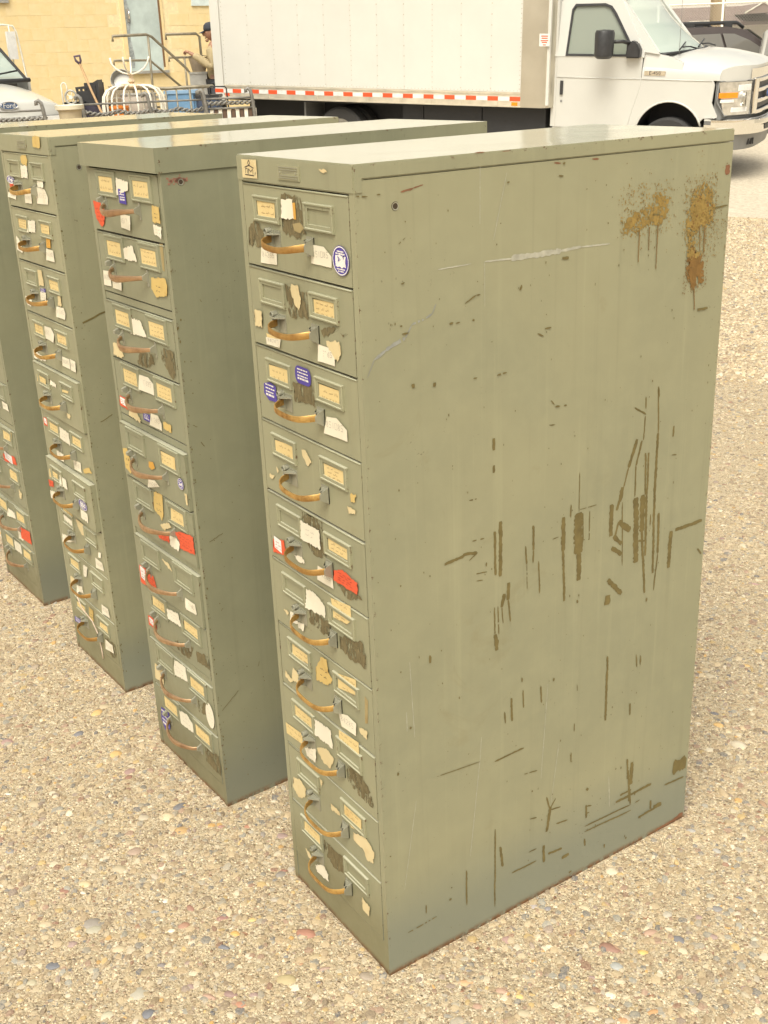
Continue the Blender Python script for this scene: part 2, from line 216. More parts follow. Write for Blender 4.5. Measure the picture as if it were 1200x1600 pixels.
CHIP=[('ru',9.0,[690,6,716,12]),('ru',5.0,[640,4,690,6]),('dk',3.0,[578,924,584,842]),('dk',5.4,[583,842,583,732]),('dk',4.8,[583,732,589,581]),('dk',3.6,[556,813,560,737]),('dk',3.6,[563,812,564,736]),('dk',3.0,[550,912,551,891]),('dk',3.0,[525,898,552,881]),('dk',2.5,[551,879,549,837]),('dk',3.6,[546,837,534,796]),('dk',3.0,[534,796,535,739]),('dk',6.0,[534,842,517,796]),('dk',3.0,[517,796,507,763]),('dk',8.0,[505,764,500,739]),('dk',4.8,[500,743,493,725]),('dk',8.4,[480,739,482,681]),('dk',9.6,[499,703,527,679]),('dk',3.6,[499,703,492,678]),('dk',7.2,[488,679,508,660]),('dk',7.0,[485,659,509,640]),('dk',2.4,[506,737,512,618]),('dk',10.8,[538,737,545,614]),('dk',10.8,[554,738,556,670]),('dk',4.8,[556,670,571,548]),('dk',4.8,[563,737,568,621]),('dk',3.6,[549,654,564,650]),('dk',3.0,[576,697,576,676]),('dk',4.8,[596,694,599,617]),('dk',3.0,[599,617,594,546]),('dk',8.4,[630,651,629,580]),('dk',6.0,[641,650,710,651]),('dk',3.6,[621,847,621,828]),('dk',1.8,[620,795,632,793]),('dk',5.0,[228,909,228,890]),('dk',4.5,[228,866,228,854]),('dk',7.8,[373,744,374,684]),('dk',4.5,[374,684,379,591]),('dk',3.0,[389,762,389,739]),('dk',18.0,[406,743,408,670]),('dk',9.0,[408,670,411,620]),('dk',1.5,[406,813,407,745]),('dk',2.4,[416,740,418,689]),('dk',1.8,[431,740,432,689]),('dk',1.8,[418,692,433,689]),('dk',4.0,[308,746,310,704]),('dk',3.0,[310,704,309,681]),('dk',3.0,[293,715,296,682]),('dk',1.2,[296,682,297,638]),('dk',3.0,[321,681,324,622]),('dk',6.5,[241,771,241,677]),('dk',4.0,[230,757,231,682]),('dk',4.0,[132,728,170,733]),('dk',4.5,[167,735,194,731]),('dk',2.0,[179,722,196,731]),('dk',2.0,[182,753,209,751]),('dk',2.0,[180,821,195,820]),('dk',1.5,[186,696,214,693]),('dk',1.5,[193,683,206,681]),('dk',1.8,[350,711,363,712]),('dk',7.8,[479,601,513,564]),('dk',12.0,[480,571,478,553]),('dk',6.0,[258,661,257,631]),('dk',3.0,[257,631,262,590]),('dk',6.0,[249,644,244,622]),('dk',2.0,[244,622,247,592]),('dk',2.5,[229,626,230,577]),('dk',2.0,[236,626,238,575]),('dk',6.0,[231,577,234,547]),('dk',2.4,[100,584,100,571]),('dk',3.0,[485,450,487,405]),('dk',2.0,[350,934,358,933]),('dk',1.5,[368,932,374,932]),('dk',1.5,[338,907,351,905]),('dk',1.2,[408,748,449,747]),('dk',4.8,[443,653,443,653]),('dk',3.6,[408,584,409,578]),('dk',2.0,[344,574,344,573]),('dk',2.0,[311,562,310,561]),('dk',3.5,[703,597,714,584]),('dk',1.8,[558,429,561,403]),('dk',2.1,[569,423,570,402]),('dk',3.6,[486,449,487,420]),('dk',4.9,[486,421,487,317]),('dk',3.0,[330,446,332,412]),('dk',2.4,[290,453,292,417]),('dk',3.6,[265,446,267,401]),('dk',3.0,[250,425,252,402]),('dk',3.6,[100,583,100,570]),('dk',8.4,[233,566,233,555]),('dk',3.0,[229,336,294,337]),('dk',3.0,[230,197,229,29]),('dk',4.8,[241,154,247,109]),('dk',3.0,[166,140,166,65]),('dk',3.0,[348,212,356,182]),('dk',2.4,[370,200,356,182]),('dk',5.6,[358,187,349,136]),('dk',4.9,[343,109,344,71]),('dk',4.2,[354,85,388,81]),('dk',6.3,[388,59,406,60]),('dk',2.8,[358,180,382,176]),('dk',2.8,[372,143,400,139]),('dk',2.8,[268,84,326,83]),('dk',1.8,[307,111,326,110]),('dk',2.8,[309,182,325,178]),('dk',2.8,[444,104,565,100]),('dk',2.8,[444,92,566,86]),('dk',3.5,[445,76,447,59]),('dk',3.5,[446,151,447,122]),('dk',2.8,[446,148,460,144]),('dk',2.8,[447,132,455,131]),('dk',4.8,[523,123,618,124]),('dk',3.5,[534,134,563,134]),('dk',4.2,[553,182,559,110]),('dk',7.2,[561,197,562,147]),('dk',3.5,[548,209,553,163]),('dk',3.5,[560,132,563,102]),('dk',2.4,[576,99,589,100]),('dk',28.8,[677,136,715,133]),('dk',3.2,[656,105,711,101]),('dk',4.8,[619,85,620,65]),('dk',4.2,[587,59,651,63]),('dk',8.0,[628,66,650,65]),('dk',2.0,[40,72,101,75]),('dk',2.0,[79,111,79,93]),('dk',2.8,[404,283,404,262]),('dk',2.1,[410,341,410,324]),('dk',3.5,[548,330,549,305]),('dk',2.4,[559,423,561,402]),('dk',2.4,[569,423,571,408]),('dk',1.2,[108,357,197,349]),('dk',1.8,[295,283,325,278]),('dk',3.0,[173,374,174,373]),('dk',3.0,[122,526,124,526]),('dk',2.5,[45,575,45,572]),('dk',3.0,[135,120,132,119]),('dk',3.5,[407,16,414,17]),('dk',5.6,[445,188,450,183]),('dk',1.2,[414,418,415,401]),('dk',3.0,[10,245,13,244]),('dk',3.6,[128,97,133,96]),('dk',1.8,[68,1161,74,1162]),('dk',3.2,[148,1094,155,1095]),('dk',1.6,[159,1094,167,1094]),('dk',2.8,[189,1094,193,1093]),('dk',2.4,[312,1055,324,1049]),('dk',2.5,[326,1060,339,1060]),('dk',3.6,[358,1160,371,1159]),('dk',7.0,[277,1128,280,1126]),('dk',5.2,[83,1020,84,1014]),('dk',4.0,[120,1015,120,1009]),('dk',2.0,[234,1005,253,1006]),('dk',1.5,[190,1008,197,1008]),('dk',1.6,[341,946,348,938]),('dk',3.0,[350,934,360,933]),('dk',2.5,[369,933,374,932]),('dk',1.6,[176,1119,196,1128]),('dk',1.6,[196,1128,204,1128]),('dk',2.4,[67,1093,78,1093]),('dk',1.8,[64,1104,68,1104]),('dk',2.0,[252,1277,257,1277]),('dk',2.4,[348,1278,357,1277]),('dk',1.2,[66,1214,77,1221]),('dk',3.0,[355,1294,360,1295]),('dk',2.0,[224,1058,225,1056]),('dk',2.0,[240,1223,241,1222]),('dk',1.6,[303,1138,304,1137]),('dk',1.6,[51,1108,52,1108]),('dk',1.5,[3,1281,20,1279]),('dk',1.2,[34,1280,40,1280]),('dk',3.0,[448,1201,450,1202]),('dk',1.6,[429,1139,429,1139]),('lt',4.0,[212,1173,261,1171]),('lt',12.0,[261,1171,355,1171]),('lt',6.0,[355,1171,395,1172]),('lt',4.0,[395,1172,455,1170]),('lt',2.4,[130,1172,188,1173]),('gr',1.5,[8,1042,21,1066]),('gr',6.4,[21,1065,40,1075]),('gr',8.8,[40,1075,72,1086]),('gr',3.2,[72,1086,84,1103]),('gr',4.8,[84,1103,105,1107]),('gr',4.0,[105,1107,119,1113]),('gr',2.4,[119,1113,126,1126]),('lt',0.8,[252,1290,228,1201]),('lt',0.8,[205,1323,204,1225]),('lt',0.6,[212,1172,212,1109]),('lt',1.5,[53,499,53,464]),('lt',1.0,[62,585,67,448]),('lt',1.5,[197,348,175,165]),('lt',1.2,[346,443,334,257]),('lt',0.9,[375,315,358,187]),('lt',2.1,[502,191,507,120]),('lt',1.0,[66,328,37,164]),('lt',1.0,[201,395,197,342]),('ru',2.8,[72,1280,92,1283]),('ru',1.6,[92,1283,109,1286]),('ru',2.4,[413,1296,426,1295]),('ru',2.0,[339,1296,352,1295]),('ru',1.2,[196,1320,213,1320]),('ru',2.8,[244,1318,258,1317]),('ru',11.2,[709,1265,711,1250]),('dk',2.4,[659,1200,716,1202]),('dk',4.0,[660,1040,685,1039]),('dk',2.8,[543,1204,560,1202]),('dk',2.0,[578,924,581,906])]
SPLAT={'a':[480,1194,490,1203,510,1210,523,1216,543,1226,547,1242,560,1235,580,1224,578,1208,572,1197,560,1186,542,1190,518,1183,502,1178,484,1183],'b':[635,1235,657,1245,677,1228,683,1206,682,1181,668,1172,654,1176,644,1162,628,1161,619,1177,624,1204],'c':[628,1161,643,1159,646,1139,664,1129,671,1084,663,1083,657,1107,649,1074,641,1080,626,1101,627,1131]}
DRIP=[((516,1183),(516,1135),2.2),((537,1186),(538,1151),2.2),((556,1189),(556,1120),2.2),((652,1176),(656,1135),2.2),((664,1175),(665,1132),3),((647,1082),(652,1041),2.2),((661,1106),(663,1083),3)]
PEBS=[(-0.847,-0.334,0.0185,(0.42,0.34,0.22),1.03),(-0.542,-0.376,0.0121,(0.3,0.15,0.11),0.78),(-0.411,-0.368,0.0166,(0.4,0.37,0.28),1.18),(-0.368,-0.46,0.0127,(0.15,0.16,0.19),1.1),(-0.23,-0.198,0.0129,(0.15,0.16,0.19),0.65),(-0.297,-0.168,0.0117,(0.3,0.16,0.14),1.29),(-0.249,-0.166,0.0098,(0.6,0.36,0.12),0.92),(-0.576,-0.118,0.0168,(0.48,0.31,0.14),1.13),(-0.169,-0.367,0.0135,(0.15,0.16,0.19),1.15),(-0.255,-0.305,0.0087,(0.2,0.18,0.18),1.05),(-0.096,-0.233,0.0121,(0.42,0.2,0.13),1.3),(-0.141,-0.269,0.0137,(0.42,0.27,0.2),0.59),(-0.1,-0.206,0.0084,(0.34,0.24,0.22),0.98),(-0.18,-0.285,0.0077,(0.34,0.24,0.22),1.12),(-0.204,-0.423,0.0128,(0.48,0.45,0.33),1.16),(-0.22,-0.365,0.0177,(0.4,0.37,0.3),0.72),(-0.337,-0.35,0.0137,(0.52,0.42,0.28),1.33),(-0.409,-0.3,0.0084,(0.22,0.2,0.19),0.73),(-0.387,-0.261,0.0084,(0.27,0.28,0.28),1.12),(-0.321,-0.233,0.0116,(0.36,0.2,0.14),1.34),(-0.539,-0.268,0.0178,(0.45,0.38,0.26),0.91),(-0.571,-0.224,0.0163,(0.36,0.26,0.2),1.28),(-0.664,-0.164,0.0143,(0.46,0.4,0.3),0.72),(-0.506,-0.003,0.0093,(0.42,0.2,0.13),1.23),(-0.538,-0.048,0.0084,(0.36,0.2,0.16),1.17),(-0.233,-0.263,0.0095,(0.3,0.22,0.18),1.32),(-0.261,-0.125,0.0083,(0.62,0.46,0.2),1.29),(-0.539,-0.338,0.014,(0.58,0.46,0.28),0.98),(-0.725,-0.428,0.011,(0.25,0.24,0.24),0.7),(-0.402,-0.231,0.0094,(0.74,0.66,0.52),1.05),(-0.323,-0.256,0.0074,(0.74,0.66,0.52),1.25),(-0.517,-0.35,0.0061,(0.74,0.66,0.52),0.86),(-0.92,-0.37,0.0089,(0.74,0.66,0.52),0.96),(-0.476,-0.435,0.0134,(0.52,0.42,0.28),1.18),(-0.352,-0.502,0.0102,(0.45,0.4,0.28),1.11),(-0.254,-0.448,0.0069,(0.3,0.31,0.32),1.01),(-0.398,-0.415,0.0114,(0.34,0.24,0.22),1.17),(-0.172,-0.063,0.0194,(0.36,0.17,0.12),0.85),(-0.022,-0.03,0.0145,(0.33,0.27,0.21),1.11),(-0.08,-0.081,0.0112,(0.36,0.25,0.2),1.2),(-0.113,-0.078,0.0135,(0.45,0.36,0.22),1.22),(-0.07,-0.013,0.0054,(0.2,0.19,0.2),0.97),(-0.144,-0.12,0.0054,(0.2,0.2,0.2),0.95),(-0.114,-0.108,0.0048,(0.42,0.24,0.14),1.14),(-0.06,-0.105,0.0042,(0.17,0.16,0.19),1.02),(-0.438,0.036,0.0119,(0.34,0.24,0.22),1.09),(-0.343,-0.012,0.0101,(0.3,0.15,0.11),0.98),(-0.282,-0.064,0.0098,(0.4,0.35,0.28),1.19),(-0.319,-0.012,0.0083,(0.4,0.35,0.28),1.28),(-0.096,-0.148,0.0184,(0.44,0.36,0.2),0.73),(0.251,0.269,0.0107,(0.74,0.66,0.52),0.82),(0.14,0.079,0.0098,(0.42,0.27,0.2),0.83),(0.088,0.095,0.0128,(0.58,0.36,0.2),1.1),(0.315,0.3,0.0114,(0.5,0.28,0.13),1.31),(0.215,0.383,0.0103,(0.62,0.42,0.14),0.88),(0.211,0.324,0.0129,(0.36,0.37,0.36),0.96),(0.19,0.426,0.0143,(0.42,0.27,0.2),0.99),(0.173,0.484,0.0107,(0.44,0.4,0.33),0.71),(0.222,0.62,0.0069,(0.15,0.16,0.19),0.96),(0.217,0.566,0.0098,(0.24,0.23,0.23),1.03),(0.093,0.591,0.0114,(0.32,0.31,0.31),1.33),(0.148,0.678,0.0072,(0.74,0.66,0.52),0.96),(0.071,0.379,0.0109,(0.5,0.42,0.28),0.91),(0.037,0.324,0.0079,(0.25,0.24,0.26),1.01),(0.017,0.306,0.0079,(0.38,0.34,0.33),1.17),(0.252,0.223,0.0132,(0.52,0.42,0.28),0.94),(0.196,0.132,0.0132,(0.46,0.39,0.27),1.22),(0.138,0.133,0.0126,(0.42,0.27,0.2),0.69),(0.071,0.116,0.0065,(0.2,0.19,0.19),0.69),(0.165,0.148,0.0081,(0.64,0.48,0.2),1.21),(0.37,0.457,0.0081,(0.34,0.24,0.22),0.6),(0.212,0.524,0.0078,(0.34,0.24,0.22),0.6),(0.203,0.272,0.0064,(0.34,0.24,0.22),0.94),(0.262,0.508,0.0095,(0.34,0.24,0.22),0.77),(0.306,0.563,0.0104,(0.48,0.48,0.38),1.21),(0.038,0.698,0.0097,(0.35,0.33,0.31),0.85),(0.11,0.692,0.0095,(0.38,0.36,0.33),0.71),(0.138,0.291,0.0075,(0.4,0.35,0.28),1.0),(0.299,0.25,0.0096,(0.5,0.28,0.15),1.1),(0.286,0.228,0.0105,(0.4,0.35,0.28),1.12),(0.145,0.039,0.0097,(0.4,0.35,0.28),1.14)]
# ------------------------------------------------------------------ ground
TO=Vector((-10.2145629,9.53098067,-.008308)); TL=Vector((.87981449,.47317133,-.04511494)); TN=Vector((-.471366,.88077468,.04527752)); TU=Vector((.06116012,-.01857017,.9979552))
FH=Vector((-.83607,.54862))                       # horizontal view direction, only used to say where the yard starts to slope
def gz(x,y):
    t=(x-CP.x)*FH.x+(y-CP.y)*FH.y
    w=min(1,max(0,(t-4.2)/4.8)); w=w*w*(3-2*w)
    pl=(TU.dot(TO)-TU.x*x-TU.y*y)/TU.z
    pl=.75*math.tanh(pl/.75)
    f=min(1,max(0,(t-17)/5)); pl=pl*(1-f)+.2*f
    return w*pl
EA=Vector((-6.66,9.15)); ED=Vector((.80,.60)).normalized(); EN=Vector((-ED.y,ED.x))   # edge between pebble paving and the concrete road
def gzv(x,y):
    t=(x-CP.x)*FH.x+(y-CP.y)*FH.y; w=np.clip((t-4.2)/4.8,0,1); w=w*w*(3-2*w)
    pl=.75*np.tanh((TU.dot(TO)-TU.x*x-TU.y*y)/TU.z/.75); f=np.clip((t-17)/5,0,1); return w*(pl*(1-f)+.2*f)
def sheet(name,ua,va,mat,dz,side):
    bm=bmesh.new()
    V=[[None]*len(va) for _ in ua]
    for i,a in enumerate(ua):
        for j,b_ in enumerate(va):
            p=EA+ED*a+EN*b_; V[i][j]=bm.verts.new((p.x,p.y,gz(p.x,p.y)+dz))
    for i in range(len(ua)-1):
        for j in range(len(va)-1): bm.faces.new((V[i][j],V[i+1][j],V[i+1][j+1],V[i][j+1]))
    o=obj(name,bm,mat,None,'all'); o['kind']='structure'; return o
def pebble_mat():
    b=NB('exposed_aggregate'); v=b.coord(False)
    def vor(s,feat='F1'):
        x=b.n('TexVoronoi',feature=feat); x.inputs['Scale'].default_value=s; x.inputs['Randomness'].default_value=1; b.l(dv,x.inputs['Vector']); return x
    dn=b.n('TexNoise'); dn.inputs['Scale'].default_value=60; b.l(v,dn.inputs['Vector'])
    va=b.n('VectorMath',operation='SCALE'); b.l(dn.outputs['Color'],va.inputs[0]); va.inputs['Scale'].default_value=.012
    vv=b.n('VectorMath',operation='ADD'); b.l(v,vv.inputs[0]); b.l(va.outputs[0],vv.inputs[1]); dv=vv.outputs[0]
    a=vor(105); c=vor(250); d=vor(48)
    pal=[(.0,(.54,.40,.26)),(.14,(.64,.51,.35)),(.26,(.42,.29,.18)),(.38,(.70,.60,.45)),(.50,(.58,.44,.29)),(.6,(.33,.24,.16)),(.68,(.54,.39,.25)),(.76,(.74,.63,.46)),(.83,(.42,.27,.18)),(.89,(.28,.24,.20)),(.94,(.62,.47,.25)),(.98,(.36,.17,.10))]
    def colr(x):
        s=b.n('SeparateColor'); b.l(x.outputs['Color'],s.inputs[0]); return b.ramp(s.outputs[0],pal,'CONSTANT'),s.outputs[1]
    ca,_=colr(a); cc,_=colr(c); cdd,sel=colr(d)
    sand=b.ramp(b.noise(v,300,4,.75),[(.32,(.25,.185,.11)),(.46,(.54,.44,.285)),(.66,(.72,.63,.46))])
    col=b.mix(b.mapr(c.outputs['Distance'],.35,.55,.72,0),sand,cc)
    col=b.mix(b.mapr(a.outputs['Distance'],.30,.42,.9,0),col,ca)
    big=b.math('MULTIPLY',b.mapr(d.outputs['Distance'],.24,.32,1,0),b.math('GREATER_THAN',sel,.72))
    col=b.mix(big,col,cdd)
    gr=b.noise(v,75,4,.7); col=b.mix(b.mapr(gr,.54,.66,0,.7),col,(.24,.165,.10)); col=b.mix(b.mapr(gr,.44,.30,0,.5),col,(.74,.62,.45))
    g2=b.noise(v,26,5,.75); col=b.mix(b.mapr(g2,.54,.64,0,.5),col,(.27,.20,.12)); col=b.mix(b.mapr(g2,.46,.36,0,.5),col,(.74,.64,.46))
    lg=b.noise(v,1.3,4,.6); col=b.mix(b.mapr(lg,.35,.7,0,.25),col,(.62,.49,.30))
    st=b.noise(v,.5,3,.6); col=b.mix(b.mapr(st,.55,.75,0,.22),col,(.36,.27,.17))
    h=b.math('ADD',b.mapr(a.outputs['Distance'],0,.5,1,0),b.math('MULTIPLY',b.mapr(c.outputs['Distance'],0,.5,1,0),.5))
    h=b.math('ADD',h,b.math('MULTIPLY',b.noise(v,260,4,.7),1.2))
    n=b.bump(h,.9,.006)
    return b.set(col,.8,0,n)
M_AG=pebble_mat()
def road_mat():
    b=NB('road_concrete'); v=b.coord(False); f=b.noise(v,22,6,.8); g=b.noise(v,.7,4,.6)
    col=b.ramp(f,[(.3,(.33,.27,.19)),(.5,(.55,.48,.37)),(.72,(.70,.64,.52))]); col=b.mix(b.mapr(g,.35,.7,0,.3),col,(.47,.41,.32))
    return b.set(col,.75,0,b.bump(b.noise(v,160,4,.7),.35,.004))
ua=[-300,-120,-60,-30]+[-22+i*1.0 for i in range(14)]+[-8+i*.25 for i in range(68)]+[9+i*1.0 for i in range(14)]+[30,60,120,300]
paving=sheet('pavement',ua,[-300,-120,-60,-30]+[-20+i*1.0 for i in range(6)]+[-14+i*.25 for i in range(57)],M_AG,0,-1)
road=sheet('road',ua,[-.02]+[1.0*i+1 for i in range(24)]+[30,60,120,300],road_mat(),-.003,1)
# ---- pebbles set in the paving
PALC=np.array([(.44,.345,.215),(.52,.425,.285),(.34,.255,.16),(.60,.52,.38),(.48,.375,.235),(.25,.19,.13),(.40,.30,.185),(.68,.61,.47),(.34,.22,.16),(.21,.20,.185),(.52,.37,.165),(.27,.15,.105),(.38,.34,.275),(.15,.15,.16),(.56,.33,.11),(.30,.29,.255),(.29,.225,.19)])
PALC*=.88
PALW=np.array([12,9,11,4,13,10,12,3,6,4,4,2.4,8,2.4,1.2,7,5]); PALW=PALW/PALW.sum()
PALG=np.array([(.62,.52,.35),(.53,.43,.275),(.71,.62,.46),(.46,.35,.215),(.34,.25,.155),(.23,.165,.105),(.60,.475,.31),(.49,.40,.29),(.67,.57,.36)])
PALGW=np.array([16,15,11,14,13,11,13,8,5]); PALGW=PALGW/PALGW.sum()
def in_cab(x,y):
    r=np.zeros(len(x),bool)
    for (cx,cy,rz) in ((0,0,0),(-.5897,-.0077,.0366),(-1.1646,-.0017,.0275),(-1.7808,-.0037,.0377)):
        u=(x-cx)*math.cos(rz)+(y-cy)*math.sin(rz); w=-(x-cx)*math.sin(rz)+(y-cy)*math.cos(rz)
        r|=(u>-CW-.004)&(u<.004)&(w>-.004)&(w<CD+.004)
    return r
def scatter(n,t0,t1,rlo,rhi,rng,s0=-.52):
    """random spots on the paving at t0..t1 metres out from where the photographer stood"""
    t=np.sqrt(rng.uniform(t0*t0,t1*t1,n)); s=rng.uniform(s0,.52,n)*(t+.35)
    x=CP.x+FH.x*t+(-FH.y)*-s; y=CP.y+FH.y*t+FH.x*-s
    r_=rlo*np.exp(rng.random(n)**2.2*math.log(rhi/rlo))
    k=~in_cab(x,y)&(((x-EA.x)*EN.x+(y-EA.y)*EN.y)<-.02)
    return x[k],y[k],r_[k]
NR=6
def dome_field(name,x,y,r_,rng):
    N=len(x); a=np.arange(NR)*2*np.pi/NR
    rot=rng.uniform(0,2*np.pi,N); asp=rng.uniform(.52,1.0,N)
    jr=rng.uniform(.78,1.18,(N,NR)); h=r_*rng.uniform(.16,.42,N)
    tx,ty=rng.uniform(-.25,.25,(2,N))
    def ring(sc,zf):
        lx=np.cos(a)[None]*r_[:,None]*jr*sc; ly=np.sin(a)[None]*r_[:,None]*jr*asp[:,None]*sc
        X=x[:,None]+lx*np.cos(rot)[:,None]-ly*np.sin(rot)[:,None]; Y=y[:,None]+lx*np.sin(rot)[:,None]+ly*np.cos(rot)[:,None]
        Z=np.broadcast_to((h*zf)[:,None],X.shape)+(lx*tx[:,None]+ly*ty[:,None])*(1 if zf>0 else 0)*.7
        return np.stack([X,Y,Z],-1)
    g=gzv(x,y)
    V=np.concatenate([ring(1,-.15),ring(.80,.72),np.stack([x,y,h],-1)[:,None]],1); V[:,:,2]+=g[:,None]+.0002
    nv=2*NR+1
    q=[(i,(i+1)%NR,NR+(i+1)%NR,NR+i) for i in range(NR)]; t=[(NR+i,NR+(i+1)%NR,2*NR) for i in range(NR)]
    loops=np.array([k for f in q for k in f]+[k for f in t for k in f]); starts=np.array([4*i for i in range(NR)]+[4*NR+3*i for i in range(NR)]); nl=len(loops)
    me=bpy.data.meshes.new(name)
    me.vertices.add(N*nv); me.vertices.foreach_set('co',V.reshape(-1).astype(np.float32))
    me.loops.add(N*nl); me.polygons.add(N*2*NR)
    off=np.arange(N)
    me.loops.foreach_set('vertex_index',(loops[None]+off[:,None]*nv).reshape(-1).astype(np.int32))
    me.polygons.foreach_set('loop_start',(starts[None]+off[:,None]*nl).reshape(-1).astype(np.int32))
    me.polygons.foreach_set('use_smooth',np.zeros(N*2*NR,bool))
    me.update(calc_edges=True)
    c=PALC[rng.choice(len(PALC),N,p=PALW)]*rng.uniform(.82,1.15,(N,1))
    ca=me.color_attributes.new('stone','FLOAT_COLOR','POINT')
    cc=np.ones((N,nv,4),np.float32); cc[:,:,:3]=np.clip(c,0,.8)[:,None]; ca.data.foreach_set('color',cc.reshape(-1))
    me.materials.append(M_STN); return me
def stone_mat(name,attr):
    b=NB(name); v=b.coord(False)
    if attr: 
        x=b.n('Attribute',attribute_name='stone'); c=x.outputs['Color']
    else:
        x=b.n('ObjectInfo'); c=x.outputs['Color']
    f=b.noise(v,330,4,.65)
    col=b.mix(b.mapr(f,.35,.7,0,.4 if attr else .16),c,(.62,.50,.33)); col=b.mix(b.mapr(b.noise(v,150,3),.55,.8,0,.5),col,c)
    return b.set(col,b.mapr(f,.3,.7,.5,.75),0,b.bump(f,.25,.001))
M_STN=stone_mat('pebble_stone',True); M_PEB=stone_mat('single_pebble',False)
rng=np.random.default_rng(4)
xs=[scatter(23000,.95,2.3,.0030,.0105,rng),scatter(23000,2.3,3.6,.0034,.0115,rng),scatter(18000,3.6,5.6,.005,.014,rng),scatter(26000,5.2,12.8,.011,.024,rng,.06)]
x,y,r_=[np.concatenate([q[i] for q in xs]) for i in range(3)]
o=mk('pebble_field',dome_field('pebble_field',x,y,r_,rng),paving); o['kind']='stuff'
def grain_field(name,x,y,r_,rng):
    # small angular grit between the stones: five-sided points
    N=len(x); a=np.arange(5)*2*np.pi/5; rot=rng.uniform(0,6.28,N); jr=rng.uniform(.7,1.25,(N,5))
    an=a[None]+rot[:,None]; X=x[:,None]+np.cos(an)*r_[:,None]*jr; Y=y[:,None]+np.sin(an)*r_[:,None]*jr; g=gzv(x,y)
    V=np.zeros((N,6,3)); V[:,:5,0]=X; V[:,:5,1]=Y; V[:,:5,2]=(g-r_*.1)[:,None]; V[:,5,0]=x+rng.uniform(-.4,.4,N)*r_; V[:,5,1]=y+rng.uniform(-.4,.4,N)*r_; V[:,5,2]=g+r_*rng.uniform(.35,.95,N)
    me=bpy.data.meshes.new(name); me.vertices.add(N*6); me.vertices.foreach_set('co',V.reshape(-1).astype(np.float32))
    lo=np.array([q for i in range(5) for q in (i,(i+1)%5,5)]); me.loops.add(N*15); me.polygons.add(N*5)
    me.loops.foreach_set('vertex_index',(lo[None]+np.arange(N)[:,None]*6).reshape(-1).astype(np.int32)); me.polygons.foreach_set('loop_start',(np.arange(N*5)*3).astype(np.int32)); me.update(calc_edges=True)
    c=PALG[rng.choice(len(PALG),N,p=PALGW)]*rng.uniform(.8,1.15,(N,1)); ca=me.color_attributes.new('stone','FLOAT_COLOR','POINT'); cc=np.ones((N,6,4),np.float32); cc[:,:,:3]=np.clip(c,0,.8)[:,None]; ca.data.foreach_set('color',cc.reshape(-1))
    me.materials.append(M_STN); return me
xs=[scatter(90000,.95,2.3,.0014,.0036,rng),scatter(70000,2.3,3.6,.0019,.0042,rng),scatter(45000,3.6,5.8,.0028,.006,rng),scatter(62000,5.2,12.8,.008,.019,rng,.10)]
x,y,r_=[np.concatenate([q[i] for q in xs]) for i in range(3)]
o=mk('grit_field',grain_field('grit_field',x,y,r_,rng),paving); o['kind']='stuff'
# ---- the larger single pebbles
PM=[]
for k in range(7):
    rg=np.random.default_rng(40+k); bm=bmesh.new(); bmesh.ops.create_icosphere(bm,subdivisions=2,radius=1)
    el=rg.uniform(.55,.9); sq=rg.uniform(-.3,.3)
    from mathutils import noise as mn
    for v in bm.verts:
        d=1+.30*mn.noise(v.co*.9+Vector((k*7,0,0)))+.12*mn.noise(v.co*2.2+Vector((0,k*5,0))); v.co=v.co*d
        v.co.x*=1; v.co.y=v.co.y*el+sq*v.co.x*.3; v.co.z*=.42
    bmesh.ops.delete(bm,geom=[v for v in bm.verts if v.co.z<-.22],context='VERTS')
    me=bpy.data.meshes.new('pebble'); bm.to_mesh(me); bm.free(); me.materials.append(M_PEB); me.polygons.foreach_set('use_smooth',[True]*len(me.polygons)); PM.append(me)
def pebble(x,y,r_,c,i,rz):
    o=bpy.data.objects.new('pebble',PM[i%7]); COL.objects.link(o); o.parent=paving
    o.location=(x,y,gz(x,y)-r_*.10); o.rotation_euler=(rng.uniform(-.15,.15),rng.uniform(-.15,.15),rz); o.scale=(r_,r_*rng.uniform(.8,1.05),r_*rng.uniform(.7,1)); o.color=(*c,1)
for i,(x,y,r_,c,rz) in enumerate(PEBS): pebble(x,y,r_,c,i,rz)
n=0
PC=[(.30,.16,.12),(.36,.23,.15),(.17,.17,.19),(.44,.36,.27),(.52,.40,.25),(.58,.47,.31),(.55,.36,.15),(.40,.32,.24),(.28,.25,.22),(.65,.56,.42),(.34,.22,.20),(.48,.40,.30)]
PW=[.09,.09,.09,.13,.12,.09,.05,.12,.09,.04,.06,.03]
while n<300-len(PEBS):
    xx,yy,rr=scatter(1,1.0,3.3,.010,.021,rng)
    if len(xx)==0: continue
    t_=(xx[0]-CP.x)*FH.x+(yy[0]-CP.y)*FH.y
    if t_>2.6 and rng.random()<.5: continue
    c=PC[rng.choice(12,p=PW)]; k=rng.uniform(.85,1.15); pebble(xx[0],yy[0],rr[0],tuple(q*k for q in c),n,rng.uniform(0,6.28)); n+=1
